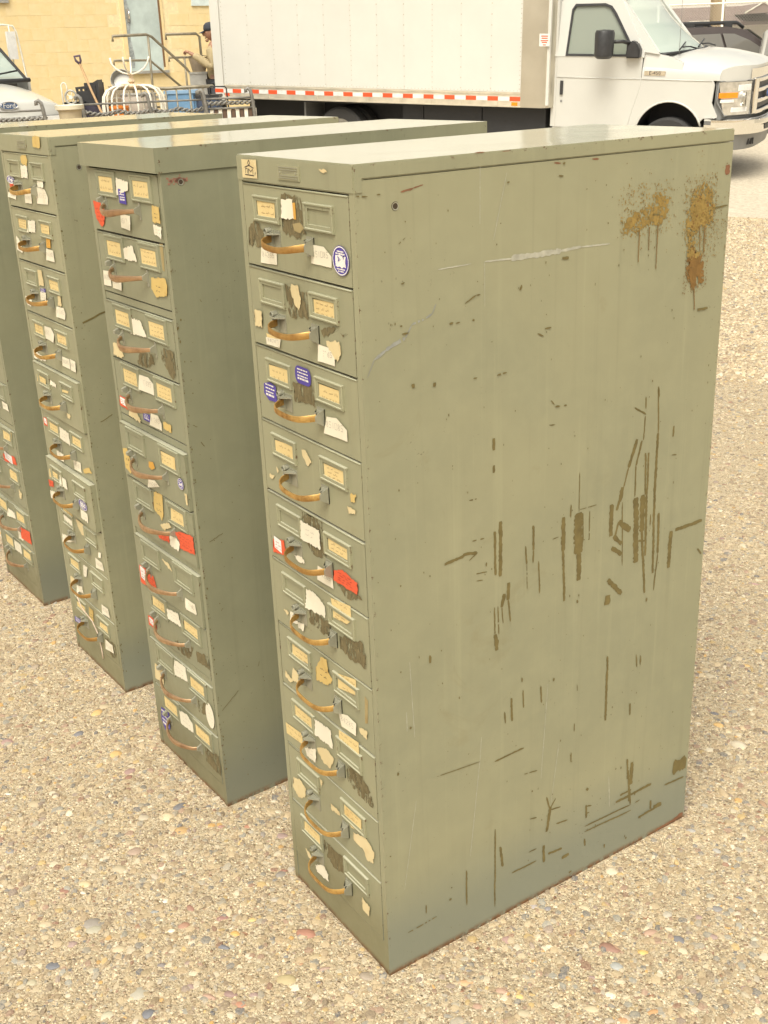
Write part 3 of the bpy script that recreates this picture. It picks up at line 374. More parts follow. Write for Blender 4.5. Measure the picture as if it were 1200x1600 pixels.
# ------------------------------------------------------------------ background materials
M_WH=simple('white_vehicle_paint',(.575,.57,.535),.22,0,.03,2)
M_BOXW=simple('white_box_panel',(.635,.625,.58),.35,0,.035,1.5)
M_AL=simple('aluminium_rail',(.72,.66,.54),.42,.55,.14,6)
M_SIL=simple('mill_finish_post',(.58,.54,.45),.33,.7,.08,2)
M_CHR=simple('chrome',(.86,.84,.80),.10,1,.03,3)
M_BLK=simple('black_plastic',(.035,.035,.037),.45,0,.2,20)
M_RUB=simple('tyre_rubber',(.035,.034,.033),.8,0,.2,30,.2)
M_CHS=simple('chassis_black',(.030,.030,.032),.7,0,.3,9)
M_GRY=simple('grey_plastic',(.22,.22,.215),.5)
M_RT=simple('red_reflector',(.75,.10,.035),.35,0,.1,40); M_WT=simple('white_reflector',(.74,.73,.70),.3)
M_AMB=simple('amber_lens',(.85,.28,.02),.2); M_LENS=simple('clear_headlight_lens',(.62,.60,.55),.06,.55,.25,14)
M_REDL=simple('red_lens',(.5,.03,.02),.2)
def glass(name,c,a=.8,r=.03):
    b=NB(name); return b.set(c,r,0,None,Alpha=a,Specular_IOR_Level=.8)
M_GL=glass('windscreen_glass',(.52,.60,.54),.78); M_GLS=glass('side_window_glass',(.28,.31,.26),.92); M_GLD=glass('dark_tinted_glass',(.20,.19,.17),.85)  # windscreen: reflected bright sky put into its pale base colour
M_SEAT=simple('seat_cloth',(.16,.15,.14),.9)
M_STL=simple('weathered_pipe',(.26,.23,.17),.55,.4,.3,12)
M_IRON=simple('grey_cast_iron',(.23,.22,.20),.6,.4,.3,25)
M_WIRE=simple('white_painted_iron',(.76,.72,.62),.5,0,.12,25)
M_GALV=simple('galvanised_metal',(.40,.39,.36),.5,.4,.2,10)
def fm(o,f,l,u):
    m_=Matrix((f,l,u)).transposed().to_4x4(); m_.translation=o; return m_
# ------------------------------------------------------------------ box truck
TM=fm(TO,TL.normalized(),TN.normalized(),TU.normalized())
T=thing('box_truck','white box truck with red-and-white reflective strip, parked side-on behind the cabinets','truck',TM)
seams=[-4.93,-4.49,-4.07,-3.66,-3.25,-2.84,-2.44,-2.04,-1.63,-1.22,-.80,-.385]
YB=-.15
obj('cargo_body',B(-5.05,-.02,YB+.014,2.30,.86,3.40),M_BOXW,T)
sp=[]
for a,b_ in zip(seams,seams[1:]):
    o=obj('side_sheet',B(a+.0004,b_-.0004,YB,YB+.013,1.012,3.36),M_BOXW,T,False,.0006); sp.append(o)
bm=bmesh.new(); 
def rivet(bm,s,z,r_=.0085,y=YB):
    v=[bm.verts.new((s+r_*math.cos(k*1.047),y,z+r_*math.sin(k*1.047))) for k in range(6)]; t=bm.verts.new((s,y-.005,z))
    for k in range(6): bm.faces.new((v[(k+1)%6],v[k],t))
for i,s in enumerate(seams):
    st=.055 if i in (0,len(seams)-1) else (.062 if i in(2,5,8) else .125)
    z=1.05
    while z<2.9: rivet(bm,s+(0.02 if i==0 else -.02 if i==len(seams)-1 else 0),z,.0075 if st<.1 else .0095,YB-.0002); z+=st
s=-4.9
while s<-.4: rivet(bm,s,1.028,.007,YB-.0002); s+=.052
obj('rivet_rows',bm,simple('rivet_heads',(.50,.47,.40),.4,.5),T)
rail=obj('bottom_rail',B(-4.95,-.38,YB-.010,YB+.02,.83,1.010),M_AL,T,False,.004)
bm=bmesh.new(); box(bm,-4.95,-.38,YB-.016,YB-.0105,.985,1.004); box(bm,-4.95,-.38,YB-.016,YB-.0105,.832,.848); obj('rail_flange',bm,M_AL,rail)
for k in range(16):
    s=-.53-.305*k
    obj('red_strip',B(s,s+.145,YB-.0125,YB-.0102,.905,.957),M_RT,rail)
    if k<15: obj('white_strip',B(s-.158,s-.002,YB-.0125,YB-.0102,.905,.957),M_WT,rail)
obj('red_strip',B(-4.93,-4.86,YB-.0125,YB-.0102,.86,.90),M_RT,rail); obj('side_marker',B(-.50,-.42,YB-.022,YB-.0102,.85,.892),M_AMB,rail)
for s in (-4.2,-3.4,-2.6,-2.1,-1.65,-1.2,-.7): obj('rail_bracket',B(s,s+.018,YB-.018,YB-.0102,.85,.90),M_AL,rail)
obj('rear_post',B(-5.10,-4.952,YB-.012,YB+.10,.80,3.40),M_BOXW,T,False,.006)
bm=bmesh.new(); prism(bm,[(-.384,YB-.012),(-.384,YB+.05),(.0,YB+.4),(.012,YB+.28),(.0,YB+.10),(-.03,YB+.03),(-.10,YB-.012)],'z',.83,3.40); post=obj('front_corner_post',bm,M_SIL,T,True)
lab=obj('warning_label',B(-.155,-.02,YB-.0145,YB-.0125,1.555,1.70),M_WT,post)
bm=bmesh.new(); rnd=random.Random(2)
for z,w in ((1.672,.09),(1.648,.08),(1.620,.10),(1.60,.07),(1.572,.04)): box(bm,-.088-w/2,-.088+w/2,YB-.0155,YB-.0146,z-.006,z+.006)
obj('label_print',bm,M_RT,lab)
bm=bmesh.new(); box(bm,-5.0,1.9,.55,.68,.52,.80); box(bm,-5.0,1.9,1.45,1.58,.52,.80); obj('chassis_rail',bm,M_CHS,T)
obj('step_skirt',B(-1.83,-.99,.02,.30,.36,.80),M_CHS,T,False,.01); obj('step_skirt',B(-.975,-.10,.02,.30,.34,.80),M_CHS,T,False,.01)
obj('tool_tray',B(-2.16,-1.85,.04,.4,.44,.80),M_CHS,T,False,.01); obj('mud_shield',B(-3.72,-3.69,.02,.6,.35,.82),M_GRY,T)
obj('under_floor',B(-4.94,-.1,-.06,2.2,.80,.828),M_CHS,T); obj('rear_bumper',B(-5.12,-4.98,0,2.1,.42,.62),M_CHS,T)
def wheel(parent,s,y,z,r_=.375,w=.22,rim=None):
    prof=[(r_*.60,-w/2),(r_*.93,-w/2),(r_,-w*.36),(r_,w*.36),(r_*.93,w/2),(r_*.60,w/2)]
    Mx=Matrix.Translation((s,y,z))@Matrix.Rotation(R(90),4,'X')
    bm=bmesh.new(); lathe(bm,prof+[prof[0]],32,Mx); t=obj('wheel',bm,M_RUB,parent,True)
    bm=bmesh.new(); lathe(bm,[(0,w*.30),(.07,w*.32),(.10,w*.2),(r_*.42,w*.22),(r_*.52,w*.42),(r_*.61,w*.44),(r_*.61,-w*.4)],28,Mx); obj('rim',bm,rim or M_GALV,t,True)
    bm=bmesh.new()
    for k in range(8): lathe(bm,[(.012,0),(.012,.02),(0,.024)],6,Mx@Matrix.Translation((.13*math.cos(k*.785),.13*math.sin(k*.785),w*.2)))
    obj('wheel_nuts',bm,M_CHR,t)
    return t
for y in (.10,1.90): wheel(T,1.49,y,.375)
for y in (.06,.36,1.64,1.94): wheel(T,-3.10,y,.375)
# cab
def tumble(bm,z0=1.43,k=.16):
    for v in bm.verts:
        if v.co.z>z0: v.co.y+=(v.co.z-z0)*k
def side(bm,y=0): 
    for v in bm.verts: v.co.y+=y+.02
    return bm
door=obj('door',side(panel([(.035,.60),(.035,1.428),(1.108,1.428),(1.108,1.11),(1.00,.74),(.97,.60)],[],.04,bev=.006)),M_WH,T,True)
up=side(panel([(-.01,1.432),(.03,2.05),(.07,2.12),(.72,2.13),(.79,2.07),(1.125,1.505),(1.125,1.432)],[[(.155,1.455),(.185,1.96),(.215,2.01),(.58,2.015),(.66,1.99),(.72,1.92),(1.01,1.475),(1.0,1.455)]],.05,bev=.006)); tumble(up); obj('door_frame',up,M_WH,door,True)
sealb=side(panel([(.14,1.44),(.17,1.965),(.21,2.025),(.585,2.03),(.67,2.0),(.735,1.925),(1.03,1.475),(1.015,1.44)],[[(.16,1.462),(.19,1.955),(.22,2.0),(.575,2.005),(.65,1.98),(.71,1.91),(1.0,1.48),(.995,1.462)]],.02,bev=.002)); tumble(sealb); 
for v in sealb.verts: v.co.y-=.022
obj('window_seal',sealb,M_BLK,door)
wg=side(panel([(.15,1.45),(.18,1.965),(.22,2.01),(.58,2.015),(.66,1.99),(.72,1.92),(1.015,1.475),(1.0,1.45)],[],.012,bev=.001)); tumble(wg); obj('window',wg,M_GLS,door)
obj('quarter_bar',B(.90,.915,.028,.055,1.45,1.60),M_BLK,door)
obj('handle',B(.088,.125,-.018,.002,.985,1.15),M_BLK,door,False,.005); obj('lock',B(.095,.12,-.006,.002,.895,.92),M_GRY,door)
bm=bmesh.new(); tube(bm,[(.04,-.002,1.19),(1.10,-.002,1.185)],.006,6); obj('crease_line',bm,M_WH,door)
bm=bmesh.new(); prism(bm,[(1.128,1.49),(1.31,1.465),(1.285,1.50),(.80,2.085),(.77,2.10)],'y',.018,.055); tumble(bm); obj('pillar_panel',bm,M_WH,T,True)
obj('cab_rear_wall',B(-.03,.03,.004,1.996,.60,2.10),M_WH,T)
obj('rocker',B(.0,.96,.01,.14,.50,.596),M_WH,T)
A_=arc(1.49,.52,.42,150,30,18)
fen=obj('fender',side(panel([(.985,.60),(1.012,.74),(1.118,1.11),(1.118,1.185),(1.98,1.18),(2.0,1.14),(1.985,.93),(2.06,.79),(2.06,.77),(1.905,.755)]+arc(1.49,.52,.42,27,169,18),[],.04,bev=.006)),M_WH,T,True)
bm=bmesh.new()
for i in range(20):
    pass
grid(bm,18,1,lambda u,v:(1.49+.425*math.cos(R(10+160*u)),.02+.55*v,.52+.425*math.sin(R(10+160*u)))); obj('wheel_arch_liner',bm,M_CHS,fen,'all')
bm=bmesh.new(); tube(bm,[(1.49+.418*math.cos(R(20+146*i/18)),-.001,.52+.418*math.sin(R(20+146*i/18))) for i in range(19)],.012,6); obj('arch_lip',bm,M_WH,fen)
obj('inner_wing',B(1.12,2.0,.45,.47,.55,1.16),M_CHS,T)
def fcur(y): return 2.42-.40*abs(y-1)**4
def zt(s): 
    P=((1.10,1.49),(1.4,1.475),(1.9,1.445),(2.2,1.385),(2.45,1.30))
    for (a,za),(b_,zb) in zip(P,P[1:]):
        if s<=b_: return za+(zb-za)*max(0,(s-a))/(b_-a)
    return P[-1][1]
def hood(u,v):
    th=math.pi*v; c,s_=math.cos(th),math.sin(th); n=2/3.2
    y=1-math.copysign(abs(c)**n,c); h=abs(s_)**n
    s=1.12+(fcur(min(1.97,max(.03,y)))-1.12)*u
    z=1.182+(zt(s)-1.182+.03*(1-(y-1)**2))*h
    return (s,y,z)
bm=bmesh.new(); grid(bm,14,34,hood); 
Fr=[bm.verts.new(hood(1,v/34)) for v in range(35)]; Lo=[bm.verts.new((v.co.x-.004,v.co.y,1.168)) for v in Fr]
for i in range(34): bm.faces.new((Fr[i],Lo[i],Lo[i+1],Fr[i+1]))
bmesh.ops.remove_doubles(bm,verts=bm.verts[:],dist=.0008); hd=obj('hood',bm,M_WH,T,True)
bm=bmesh.new(); prism(bm,[(1.121,1.188),(1.121,1.485),(1.30,1.468),(1.46,1.435),(1.60,1.375),(1.62,1.188)],'y',.002,.05)
for v in bm.verts: v.co.y+=max(0,v.co.z-1.25)*.22
obj('cowl_side',bm,M_WH,T,True)
bm=bmesh.new(); grid(bm,10,1,lambda u,v:(fcur(y:=.35+1.3*u)+.008,y,1.17+.13*v+.0)); obj('grille_header',bm,M_CHR,T,'all')
bm=bmesh.new(); grid(bm,24,2,lambda u,v:(fcur(.02+1.96*u)-.03,.02+1.96*u,.70+.5*v)); obj('front_panel',bm,M_GRY,T,'all')
bm=bmesh.new()
def fpt(y,z,o): return Vector((fcur(y)+o,y,z))
def fbar(bm,y0,y1,z0,z1,o0,o1,n=8):
    ring=[]
    for i in range(n+1):
        y=y0+(y1-y0)*i/n
        ring.append([bm.verts.new(fpt(y,z,o)) for z,o in ((z0,o0),(z1,o0),(z1,o1),(z0,o1))])
    for a,b_ in zip(ring,ring[1:]):
        for j in range(4): bm.faces.new((a[j],b_[j],b_[(j+1)%4],a[(j+1)%4]))
    bm.faces.new(ring[0]); bm.faces.new(ring[-1][::-1]); bmesh.ops.recalc_face_normals(bm,faces=bm.faces[:])
bm=bmesh.new()
for z in (.80,.925,1.05,1.165): fbar(bm,.50,1.50,z-.025,z+.025,-.02,.035)
fbar(bm,.42,.52,.78,1.19,-.02,.03,2); fbar(bm,1.48,1.58,.78,1.19,-.02,.03,2)
gr=obj('grille',bm,M_CHR,T,False,.006)
bm=bmesh.new(); fbar(bm,.525,1.475,.83,1.14,-.028,.0); obj('grille_mesh',bm,M_BLK,gr)
bm=bmesh.new(); lathe(bm,[(.0,.02),(.062,.018),(.07,.0)],24,Matrix.Translation((2.462,1,.985))@Matrix.Rotation(R(90),4,'Y')@Matrix.Diagonal((.75,1.9,1,1))); e=obj('emblem',bm,simple('emblem_blue',(.06,.10,.24),.25),gr)
textmesh('Ford',.10,Matrix.Translation((2.483,1,.985))@Matrix.Rotation(R(90),4,'Z')@Matrix.Rotation(R(90),4,'X'),M_CHR,'emblem_script',e)
for sgn in (0,1):
    fy=(lambda y:y) if sgn==0 else (lambda y:2-y)
    bm=bmesh.new(); grid(bm,8,6,lambda u,v:fpt(fy(.012+.36*u+(.05*(1-v)*(1-u))),.79+.375*v,.012+.012*math.sin(math.pi*u)),flip=bool(sgn)); hl=obj('headlight',bm,M_LENS,T,'all')
    bm=bmesh.new(); tube(bm,[fpt(fy(y),z,.016) for y,z in ((.012,1.17),(.38,1.175),(.385,.785),(.07,.785),(.006,.95))],.010,6,True); obj('headlight_bezel',bm,M_GRY,hl)
    bm=bmesh.new(); fbar(bm,*sorted((fy(.02),fy(.165))),.985,1.045,.012,.032,4); obj('indicator',bm,M_AMB,hl)
    for (y0,y1,z0,z1) in ((.17,.34,1.06,1.13),(.12,.30,.82,.875),(.03,.14,.93,.965)):
        bm=bmesh.new(); fbar(bm,*sorted((fy(y0),fy(y1))),z0,z1,.012,.027,4); obj('reflector',bm,M_WT,hl,False,.004)
    bm=bmesh.new(); lathe(bm,[(0,.0),(.05,.012),(.085,.05)],20,Matrix.Translation(fpt(fy(.25),.97,.0))@Matrix.Rotation(R(90),4,'Y')); obj('reflector_bowl',bm,M_CHR,hl,True)
def bpath(u):
    y=-.03+2.06*u; return (max(1.93,fcur(min(1.99,max(.01,y)))+.10) if .02<u<.98 else 1.93,y)
bm=bmesh.new(); PR=[(-.05,.565),(.02,.57),(.035,.60),(.03,.66),(.055,.69),(.05,.735),(.0,.75),(-.06,.748)]
us=[0,.004,.012,.02]+[.05+.05*i for i in range(19)]+[.98,.988,.996,1]
def bsec(i,p): 
    s,y=((1.93+i*.04),-.03) if i<3 else ((1.93+(len(us)-1-i)*.04,2.03) if i>len(us)-4 else bpath(us[i])); return (s+p[0]*(1 if 3<=i<=len(us)-4 else .2),y-(p[0]*.8 if i<4 else -p[0]*.8 if i>len(us)-5 else 0),p[1])
rg=[[bm.verts.new(bsec(i,p)) for p in PR] for i in range(len(us))]
for a,b_ in zip(rg,rg[1:]):
    for j in range(len(PR)-1): bm.faces.new((a[j],b_[j],b_[j+1],a[j+1]))
bmesh.ops.recalc_face_normals(bm,faces=bm.faces[:]); bp=obj('bumper',bm,M_CHR,T,True)
bm=bmesh.new(); fb=[]; 
grid(bm,18,2,lambda u,v:(fcur(.06+1.88*u)+.06-.05*v,.06+1.88*u,.565-.185*v)); va=obj('valance',bm,M_GRY,T,'all')
for y in (.36,.42,.46,1.5,1.56): 
    bm=bmesh.new(); box(bm,fcur(y)+.03,fcur(y)+.055,y,y+.028,.43,.50); obj('vent_slot',bm,M_BLK,va)
bm=bmesh.new(); fbar(bm,.55,1.45,.60,.66,.13,.138); obj('bumper_slot',bm,M_BLK,bp)
bm=bmesh.new(); grid(bm,10,12,lambda u,v:(1.28+.30*math.sin(math.pi*v)**.8-(.53+.19*math.sin(math.pi*v))*u-.06*math.sin(math.pi*u),.07+.11*u+(1.86-.22*u)*v,1.465+.615*u+.02*math.sin(math.pi*v))); ws=obj('windscreen',bm,M_GL,T,'all')
for sg in (0,1):
    bm=bmesh.new()
    f=(lambda y:y) if not sg else (lambda y:2-y)
    tube(bm,[(1.285,f(.072),1.475),(1.02,f(.122),1.79),(.755,f(.172),2.095)],.026,8); obj('windscreen_pillar',bm,M_WH,T,True)
bm=bmesh.new(); tube(bm,[(1.31+.29*math.sin(math.pi*v/16)**.8,.08+1.84*v/16,1.462+.018*math.sin(math.pi*v/16)) for v in range(17)],.022,6,flat=(1.8,.8)); obj('cowl_seal',bm,M_BLK,ws)
for y0,s in ((.35,1.55),(1.1,1.60)):
    bm=bmesh.new(); tube(bm,[(s+.03,y0+.45,1.49),(s-.02,y0+.25,1.525),(s-.05,y0+.02,1.53)],.009,6); tube(bm,[(s-.03,y0-.22,1.51),(s-.09,y0+.30,1.57)],.010,5); obj('wiper',bm,M_BLK,ws)
bm=bmesh.new(); tube(bm,[(1.52,.13,1.45),(1.5,.13,2.35)],.003,5); obj('antenna',bm,M_GRY,T)
bm=bmesh.new(); grid(bm,4,10,lambda u,v:(-.02+.84*u,.11+1.78*v,2.09+.07*math.sin(math.pi*v)**.5+.02*math.sin(math.pi*min(1,u*.8+.2)))); obj('cab_roof',bm,M_WH,T,'all')
obj('cab_floor',B(.0,1.2,.06,1.94,.55,.62),M_CHS,T)
for y in (.20,1.15):
    bm=bmesh.new(); box(bm,.12,.62,y,y+.6,.85,1.02); box(bm,.08,.24,y,y+.6,1.0,1.55); box(bm,.10,.2,y+.16,y+.44,1.57,1.76); obj('seat',bm,M_SEAT,T,True,.04,2)
obj('dashboard',B(1.05,1.42,.09,1.91,1.12,1.42),M_GRY,T,True,.05,2)
bm=bmesh.new(); tube(bm,[(.95+.06*math.sin(k*.5236),1.45+.19*math.cos(k*.5236),1.38+.18*math.sin(k*.5236)) for k in range(12)],.014,6,True); obj('steering_wheel',bm,M_BLK,T)
bm=bmesh.new(); lathe(bm,[(0,-.165),(.085,-.16),(.12,-.13),(.125,.12),(.11,.155),(0,.165)],20,Matrix.Translation((.72,-.30,1.59))@Matrix.Diagonal((.92,1.15,1,1))); mi_=obj('mirror',bm,M_BLK,T,True)
bm=bmesh.new(); prism(bm,[(.92,1.425),(1.10,1.425),(1.10,1.52),(1.05,1.60),(.98,1.625),(.94,1.56)],'y',-.10,.03); obj('mirror_base',bm,M_BLK,mi_,True,.015,2)
bm=bmesh.new(); tube(bm,[(.80,-.24,1.615),(.90,-.14,1.615),(.97,-.07,1.59)],.022,8); obj('mirror_arm',bm,M_BLK,mi_)
bd=obj('badge',B(1.15,1.41,-.006,.002,1.228,1.28),M_CHR,fen,False,.003)
textmesh('E-450',.062,Matrix.Translation((1.28,-.0075,1.254))@Matrix.Rotation(R(90),4,'X'),M_BLK,'badge_lettering',bd,.0006)
bm=bmesh.new(); tube(bm,[(1.12,-.001,1.184),(1.97,-.001,1.178)],.007,6); obj('crease_line',bm,M_WH,fen)
# ------------------------------------------------------------------ yard coordinates: metres right of and out from the photographer's spot
RH=Vector((-FH.y,FH.x))*-1.0
def G(lat,t,z): 
    p=Vector((CP.x,CP.y))+RH*lat+FH*t; return Vector((p.x,p.y,z))
def frame(lat,t,z=None,yaw=0):
    p=G(lat,t,0); zz=gz(p.x,p.y) if z is None else z
    c,s=math.cos(yaw),math.sin(yaw); x=Vector((RH.x*c+FH.x*s,RH.y*c+FH.y*s,0)); y=Vector((-RH.x*s+FH.x*c,-RH.y*s+FH.y*c,0))
    return fm(Vector((p.x,p.y,zz)),x,y,Vector((0,0,1)))
# ------------------------------------------------------------------ block building
def block_mat():
    b=NB('yellow_painted_block'); v=b.coord(); vo=b.coord(False); f=b.noise(v,9,5,.6); g=b.noise(vo,.9,4,.6)
    col=b.ramp(f,[(.28,(.73,.57,.29)),(.5,(.76,.60,.32)),(.72,(.79,.64,.37))]); col=b.mix(b.mapr(g,.4,.75,0,.45),col,(.80,.66,.41))
    st=b.noise(b.coord(False,(3,3,.35)),1.2,5,.65); col=b.mix(b.mapr(st,.58,.75,0,.5),col,(.76,.66,.44))
    return b.set(col,.75,0,b.bump(b.noise(v,60,4,.7),.3,.003))
M_BLO=block_mat()
XW=-19.8
gzw=gz(XW,7.5)
BL=thing('block_building','yellow painted concrete-block building with a pale blue door','building',None,None,(XW,7.5,gzw))
def bobj(name,bm,mat,par=None,**k):
    o=obj(name,bm,mat,par or BL,**k)
    if par is None: o.matrix_parent_inverse=Matrix.Translation((XW,7.5,gzw)).inverted()
    return o
bobj('wall',B(XW-6,XW-.0025,-6,12.5,gzw-.3,6.2),simple('painted_mortar',(.80,.66,.40),.85,0,.12,30,.2))
bobj('roof',B(XW-6.2,XW+.2,-6.2,12.7,6.203,6.4),M_GRY)
blm=bmesh.new(); box(blm,-.1,0,-.1985,.1985,-.0978,.0978)
bmesh.ops.bevel(blm,geom=[e for e in blm.edges if all(v.co.x>-.01 for v in e.verts)],offset=.0015,segments=1,affect='EDGES')
bme=bpy.data.meshes.new('block'); blm.to_mesh(bme); blm.free(); bme.materials.append(M_BLO)
rnd=random.Random(8); cnt=0
for k in range(2,17):
    zc=.105+.2*k
    for j in range(20):
        yc=4.3+.4*j+(.2 if k%2 else 0)
        if 7.62<yc<8.73 and zc>1.36 : continue
        if yc>11.4 or (yc>10 and zc>3): continue
        o=mk('block',bme,BL); o.location=(rnd.uniform(-.0012,.0015),yc-7.5,zc-gzw); cnt+=1
for yc,zc0 in ((7.65,0),(8.72,0)):
    pass
dr=bobj('door',B(XW-.04,XW-.002,7.84,8.50,1.45,3.45),simple('pale_blue_door_paint',(.50,.58,.56),.55,0,.16,3),smooth=False)
bm=bmesh.new(); box(bm,XW-.05,XW+.02,7.76,7.836,1.40,3.5); box(bm,XW-.05,XW+.02,8.504,8.58,1.40,3.5); bobj('door_frame',bm,M_BLO)
bobj('door_hinge_edge',B(XW+.0005,XW+.022,8.50,8.53,1.5,3.4),simple('rusty_hinge',(.20,.11,.05),.7))
bobj('threshold',B(XW-.03,XW+.06,7.76,8.58,1.40,1.447),M_GALV)
hb=bobj('door_handle',B(XW,XW+.02,7.87,7.92,2.28,2.50),M_GALV,dr)
bm=bmesh.new(); tube(bm,[(XW+.02,7.895,2.46),(XW+.07,7.895,2.45),(XW+.07,7.895,2.34),(XW+.02,7.895,2.33)],.010,6); bobj('pull_bar',bm,M_CHR,dr)
bm=bmesh.new(); grid(bm,1,12,lambda u,v:(XW+.0006,7.845+.08*u*(1+.3*math.sin(v*17)),1.5+1.9*v)); bobj('bare_patch',bm,simple('worn_door_edge',(.33,.36,.36),.6,0,.4,18),dr)
tag(obj('sign',B(XW+.003,XW+.03,9.17,9.72,2.54,3.10),simple('pale_blue_board',(.60,.68,.67),.5),None,False,.004),'pale blue board fixed to the yellow block wall','sign')
tag(obj('wall_vent',B(XW+.003,XW+.05,5.30,5.755,2.61,2.95),M_GALV,None,False,.01),'small grey vent box on the yellow block wall','vent')
# stair railing
def railing(label,loc,parts):
    t=thing('stair_railing',label,'railing',None,None,loc); inv=Matrix.Translation(loc).inverted()
    for nm,pts,r_ in parts:
        bm=bmesh.new(); tube(bm,pts,r_,8); o=obj(nm,bm,M_STL,t); o.matrix_parent_inverse=inv
X=-18.6
railing('brown pipe railing running past the blue door and down the steps',(X,7.7,gzw),[
 ('top_rail',[(X,7.08,1.93),(X,7.08,2.015),(X,7.70,2.03),(X,7.80,1.99),(X,8.40,1.46),(X,8.47,1.36),(X,8.48,.5)],.024),
 ('lower_rail',[(X,7.05,1.55),(X,7.06,1.63),(X,7.72,1.615),(X,8.38,1.06)],.020),('post',[(X,7.73,2.0),(X,7.71,.5)],.022)])
X=-18.75
railing('second brown pipe railing beside the truck, right of the door',(X,8.4,gzw),[
 ('top_rail',[(X,8.13,1.94),(X,8.13,2.03),(X,8.72,2.03),(X,8.78,1.98),(X,8.79,.5)],.024),('lower_rail',[(X,8.15,1.58),(X,8.15,1.65),(X,8.76,1.64)],.020),('post',[(X,8.45,1.64),(X,8.45,.5)],.02)])
st=thing('metal_steps','grey metal landing and steps under the blue door','steps',None,None,(-19.2,7.8,gzw)); inv=Matrix.Translation((-19.2,7.8,gzw)).inverted()
o=obj('landing',B(-19.79,-18.66,7.12,8.08,.98,1.02),M_GALV,st); o.matrix_parent_inverse=inv
for k in range(3): o=obj('step',B(-19.7,-18.66,8.10+.25*k,8.34+.25*k,.80-.18*k,.83-.18*k),M_GALV,st); o.matrix_parent_inverse=inv
# ------------------------------------------------------------------ cabinet materials
def paint(name,c1,c2,low,rough=.42,edge=True):
    b=NB(name); v=b.coord(); vo=b.coord(False)
    big=b.noise(v,2.2,5,.6,.4); fine=b.noise(v,26,5,.65)
    col=b.mix(b.mapr(big,.32,.68),c1,c2)
    col=b.mix(b.mapr(fine,.35,.75,0,.35),col,tuple(x*1.12 for x in c1))
    st=b.noise(b.coord(True,(55,55,1.6)),1.0,4,.6)                      # vertical rub streaks
    col=b.mix(b.mapr(st,.56,.78,0,.28),col,tuple(min(1,x*1.3) for x in c1))
    col=b.mix(b.mapr(st,.46,.22,0,.30),col,tuple(x*.70 for x in c1))
    sm=b.noise(v,7,6,.72,.8); col=b.mix(b.mapr(sm,.60,.74,0,.30),col,(c1[0]*.74,c1[1]*.66,c1[2]*.55))
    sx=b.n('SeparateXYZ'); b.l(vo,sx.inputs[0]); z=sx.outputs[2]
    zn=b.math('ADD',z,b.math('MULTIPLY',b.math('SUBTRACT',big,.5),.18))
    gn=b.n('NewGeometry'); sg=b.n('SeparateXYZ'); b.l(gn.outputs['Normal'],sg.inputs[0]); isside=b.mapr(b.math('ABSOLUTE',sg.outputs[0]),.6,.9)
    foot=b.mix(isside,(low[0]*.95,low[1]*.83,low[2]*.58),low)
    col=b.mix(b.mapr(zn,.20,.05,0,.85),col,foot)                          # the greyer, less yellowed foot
    sp=b.noise(v,210,2,.5); msk=b.mapr(b.noise(v,5,3,.6),.5,.72)
    spk=b.math('MULTIPLY',b.mapr(sp,.70,.74),msk)
    col=b.mix(spk,col,(.10,.07,.03))
    if edge:
        # rust and bare metal along the foot, chips along the vertical edges
        rn=b.noise(v,48,5,.7)
        ru=b.math('MULTIPLY',b.mapr(z,.015,.001),b.mapr(rn,.36,.52))
        col=b.mix(ru,col,b.ramp(b.noise(v,120,4),[(.3,(.08,.04,.018)),(.6,(.19,.085,.03)),(.8,(.09,.06,.035))]))
        y=sx.outputs[1]
        ey=b.math('MINIMUM',b.math('ABSOLUTE',y),b.math('ABSOLUTE',b.math('SUBTRACT',y,.7201)))
        ez=b.math('ABSOLUTE',b.math('SUBTRACT',z,1.32))
        e=b.math('MINIMUM',ey,ez)
        ch=b.math('MULTIPLY',b.math('MULTIPLY',isside,b.mapr(e,.007,.0005)),b.mapr(b.noise(v,95,4,.7),.58,.64))
        col=b.mix(ch,col,(.12,.065,.03))
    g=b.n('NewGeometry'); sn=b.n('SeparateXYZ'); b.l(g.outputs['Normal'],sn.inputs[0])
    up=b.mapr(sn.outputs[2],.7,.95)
    col=b.mix(b.math('MULTIPLY',up,b.mapr(big,.3,.7,.45,.8)),col,(.53,.515,.40))  # upward faces paler: dust, plus bright reflection put into the colour
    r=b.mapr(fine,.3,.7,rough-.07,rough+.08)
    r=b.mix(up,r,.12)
    n=b.bump(b.noise(v,3.0,2,.5),.22,.02); n=b.bump(b.noise(v,11,2,.5),.05,.01,n); n=b.bump(fine,.06,.001,n)
    return b.set(col,r,0,n,Specular_IOR_Level=.5)
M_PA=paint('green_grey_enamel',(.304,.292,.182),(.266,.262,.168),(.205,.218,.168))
M_PB=paint('green_grey_enamel_cooler_shaded',(.262,.257,.164),(.226,.228,.149),(.18,.19,.146))  # also darkened: shade between the cabinets put into the paint colour
M_DK=simple('cabinet_inside',(.05,.035,.02),.8)
M_SEAM=simple('folded_edge_primer',(.055,.026,.016),.7)
def brass(name,c,c2,r=.36):
    b=NB(name); v=b.coord(); f=b.noise(v,38,5,.65); 
    col=b.ramp(f,[(.3,c2),(.55,c),(.75,tuple(x*1.15 for x in c))])
    oi=b.n('ObjectInfo'); k=b.mapr(oi.outputs['Random'],0,1,.0,.55); col=b.mix(k,col,(c2[0]*1.1,c2[1]*1.1,c2[2]*1.1))
    return b.set(col,b.mapr(f,.3,.7,r+.2,r),.75,b.bump(f,.12,.001))
M_BR=brass('worn_brass',(.66,.42,.14),(.33,.17,.05))
M_CU=brass('worn_bronze',(.56,.37,.21),(.34,.20,.11),.3)
M_HB=simple('handle_bracket_enamel',(.32,.31,.235),.35,.25)
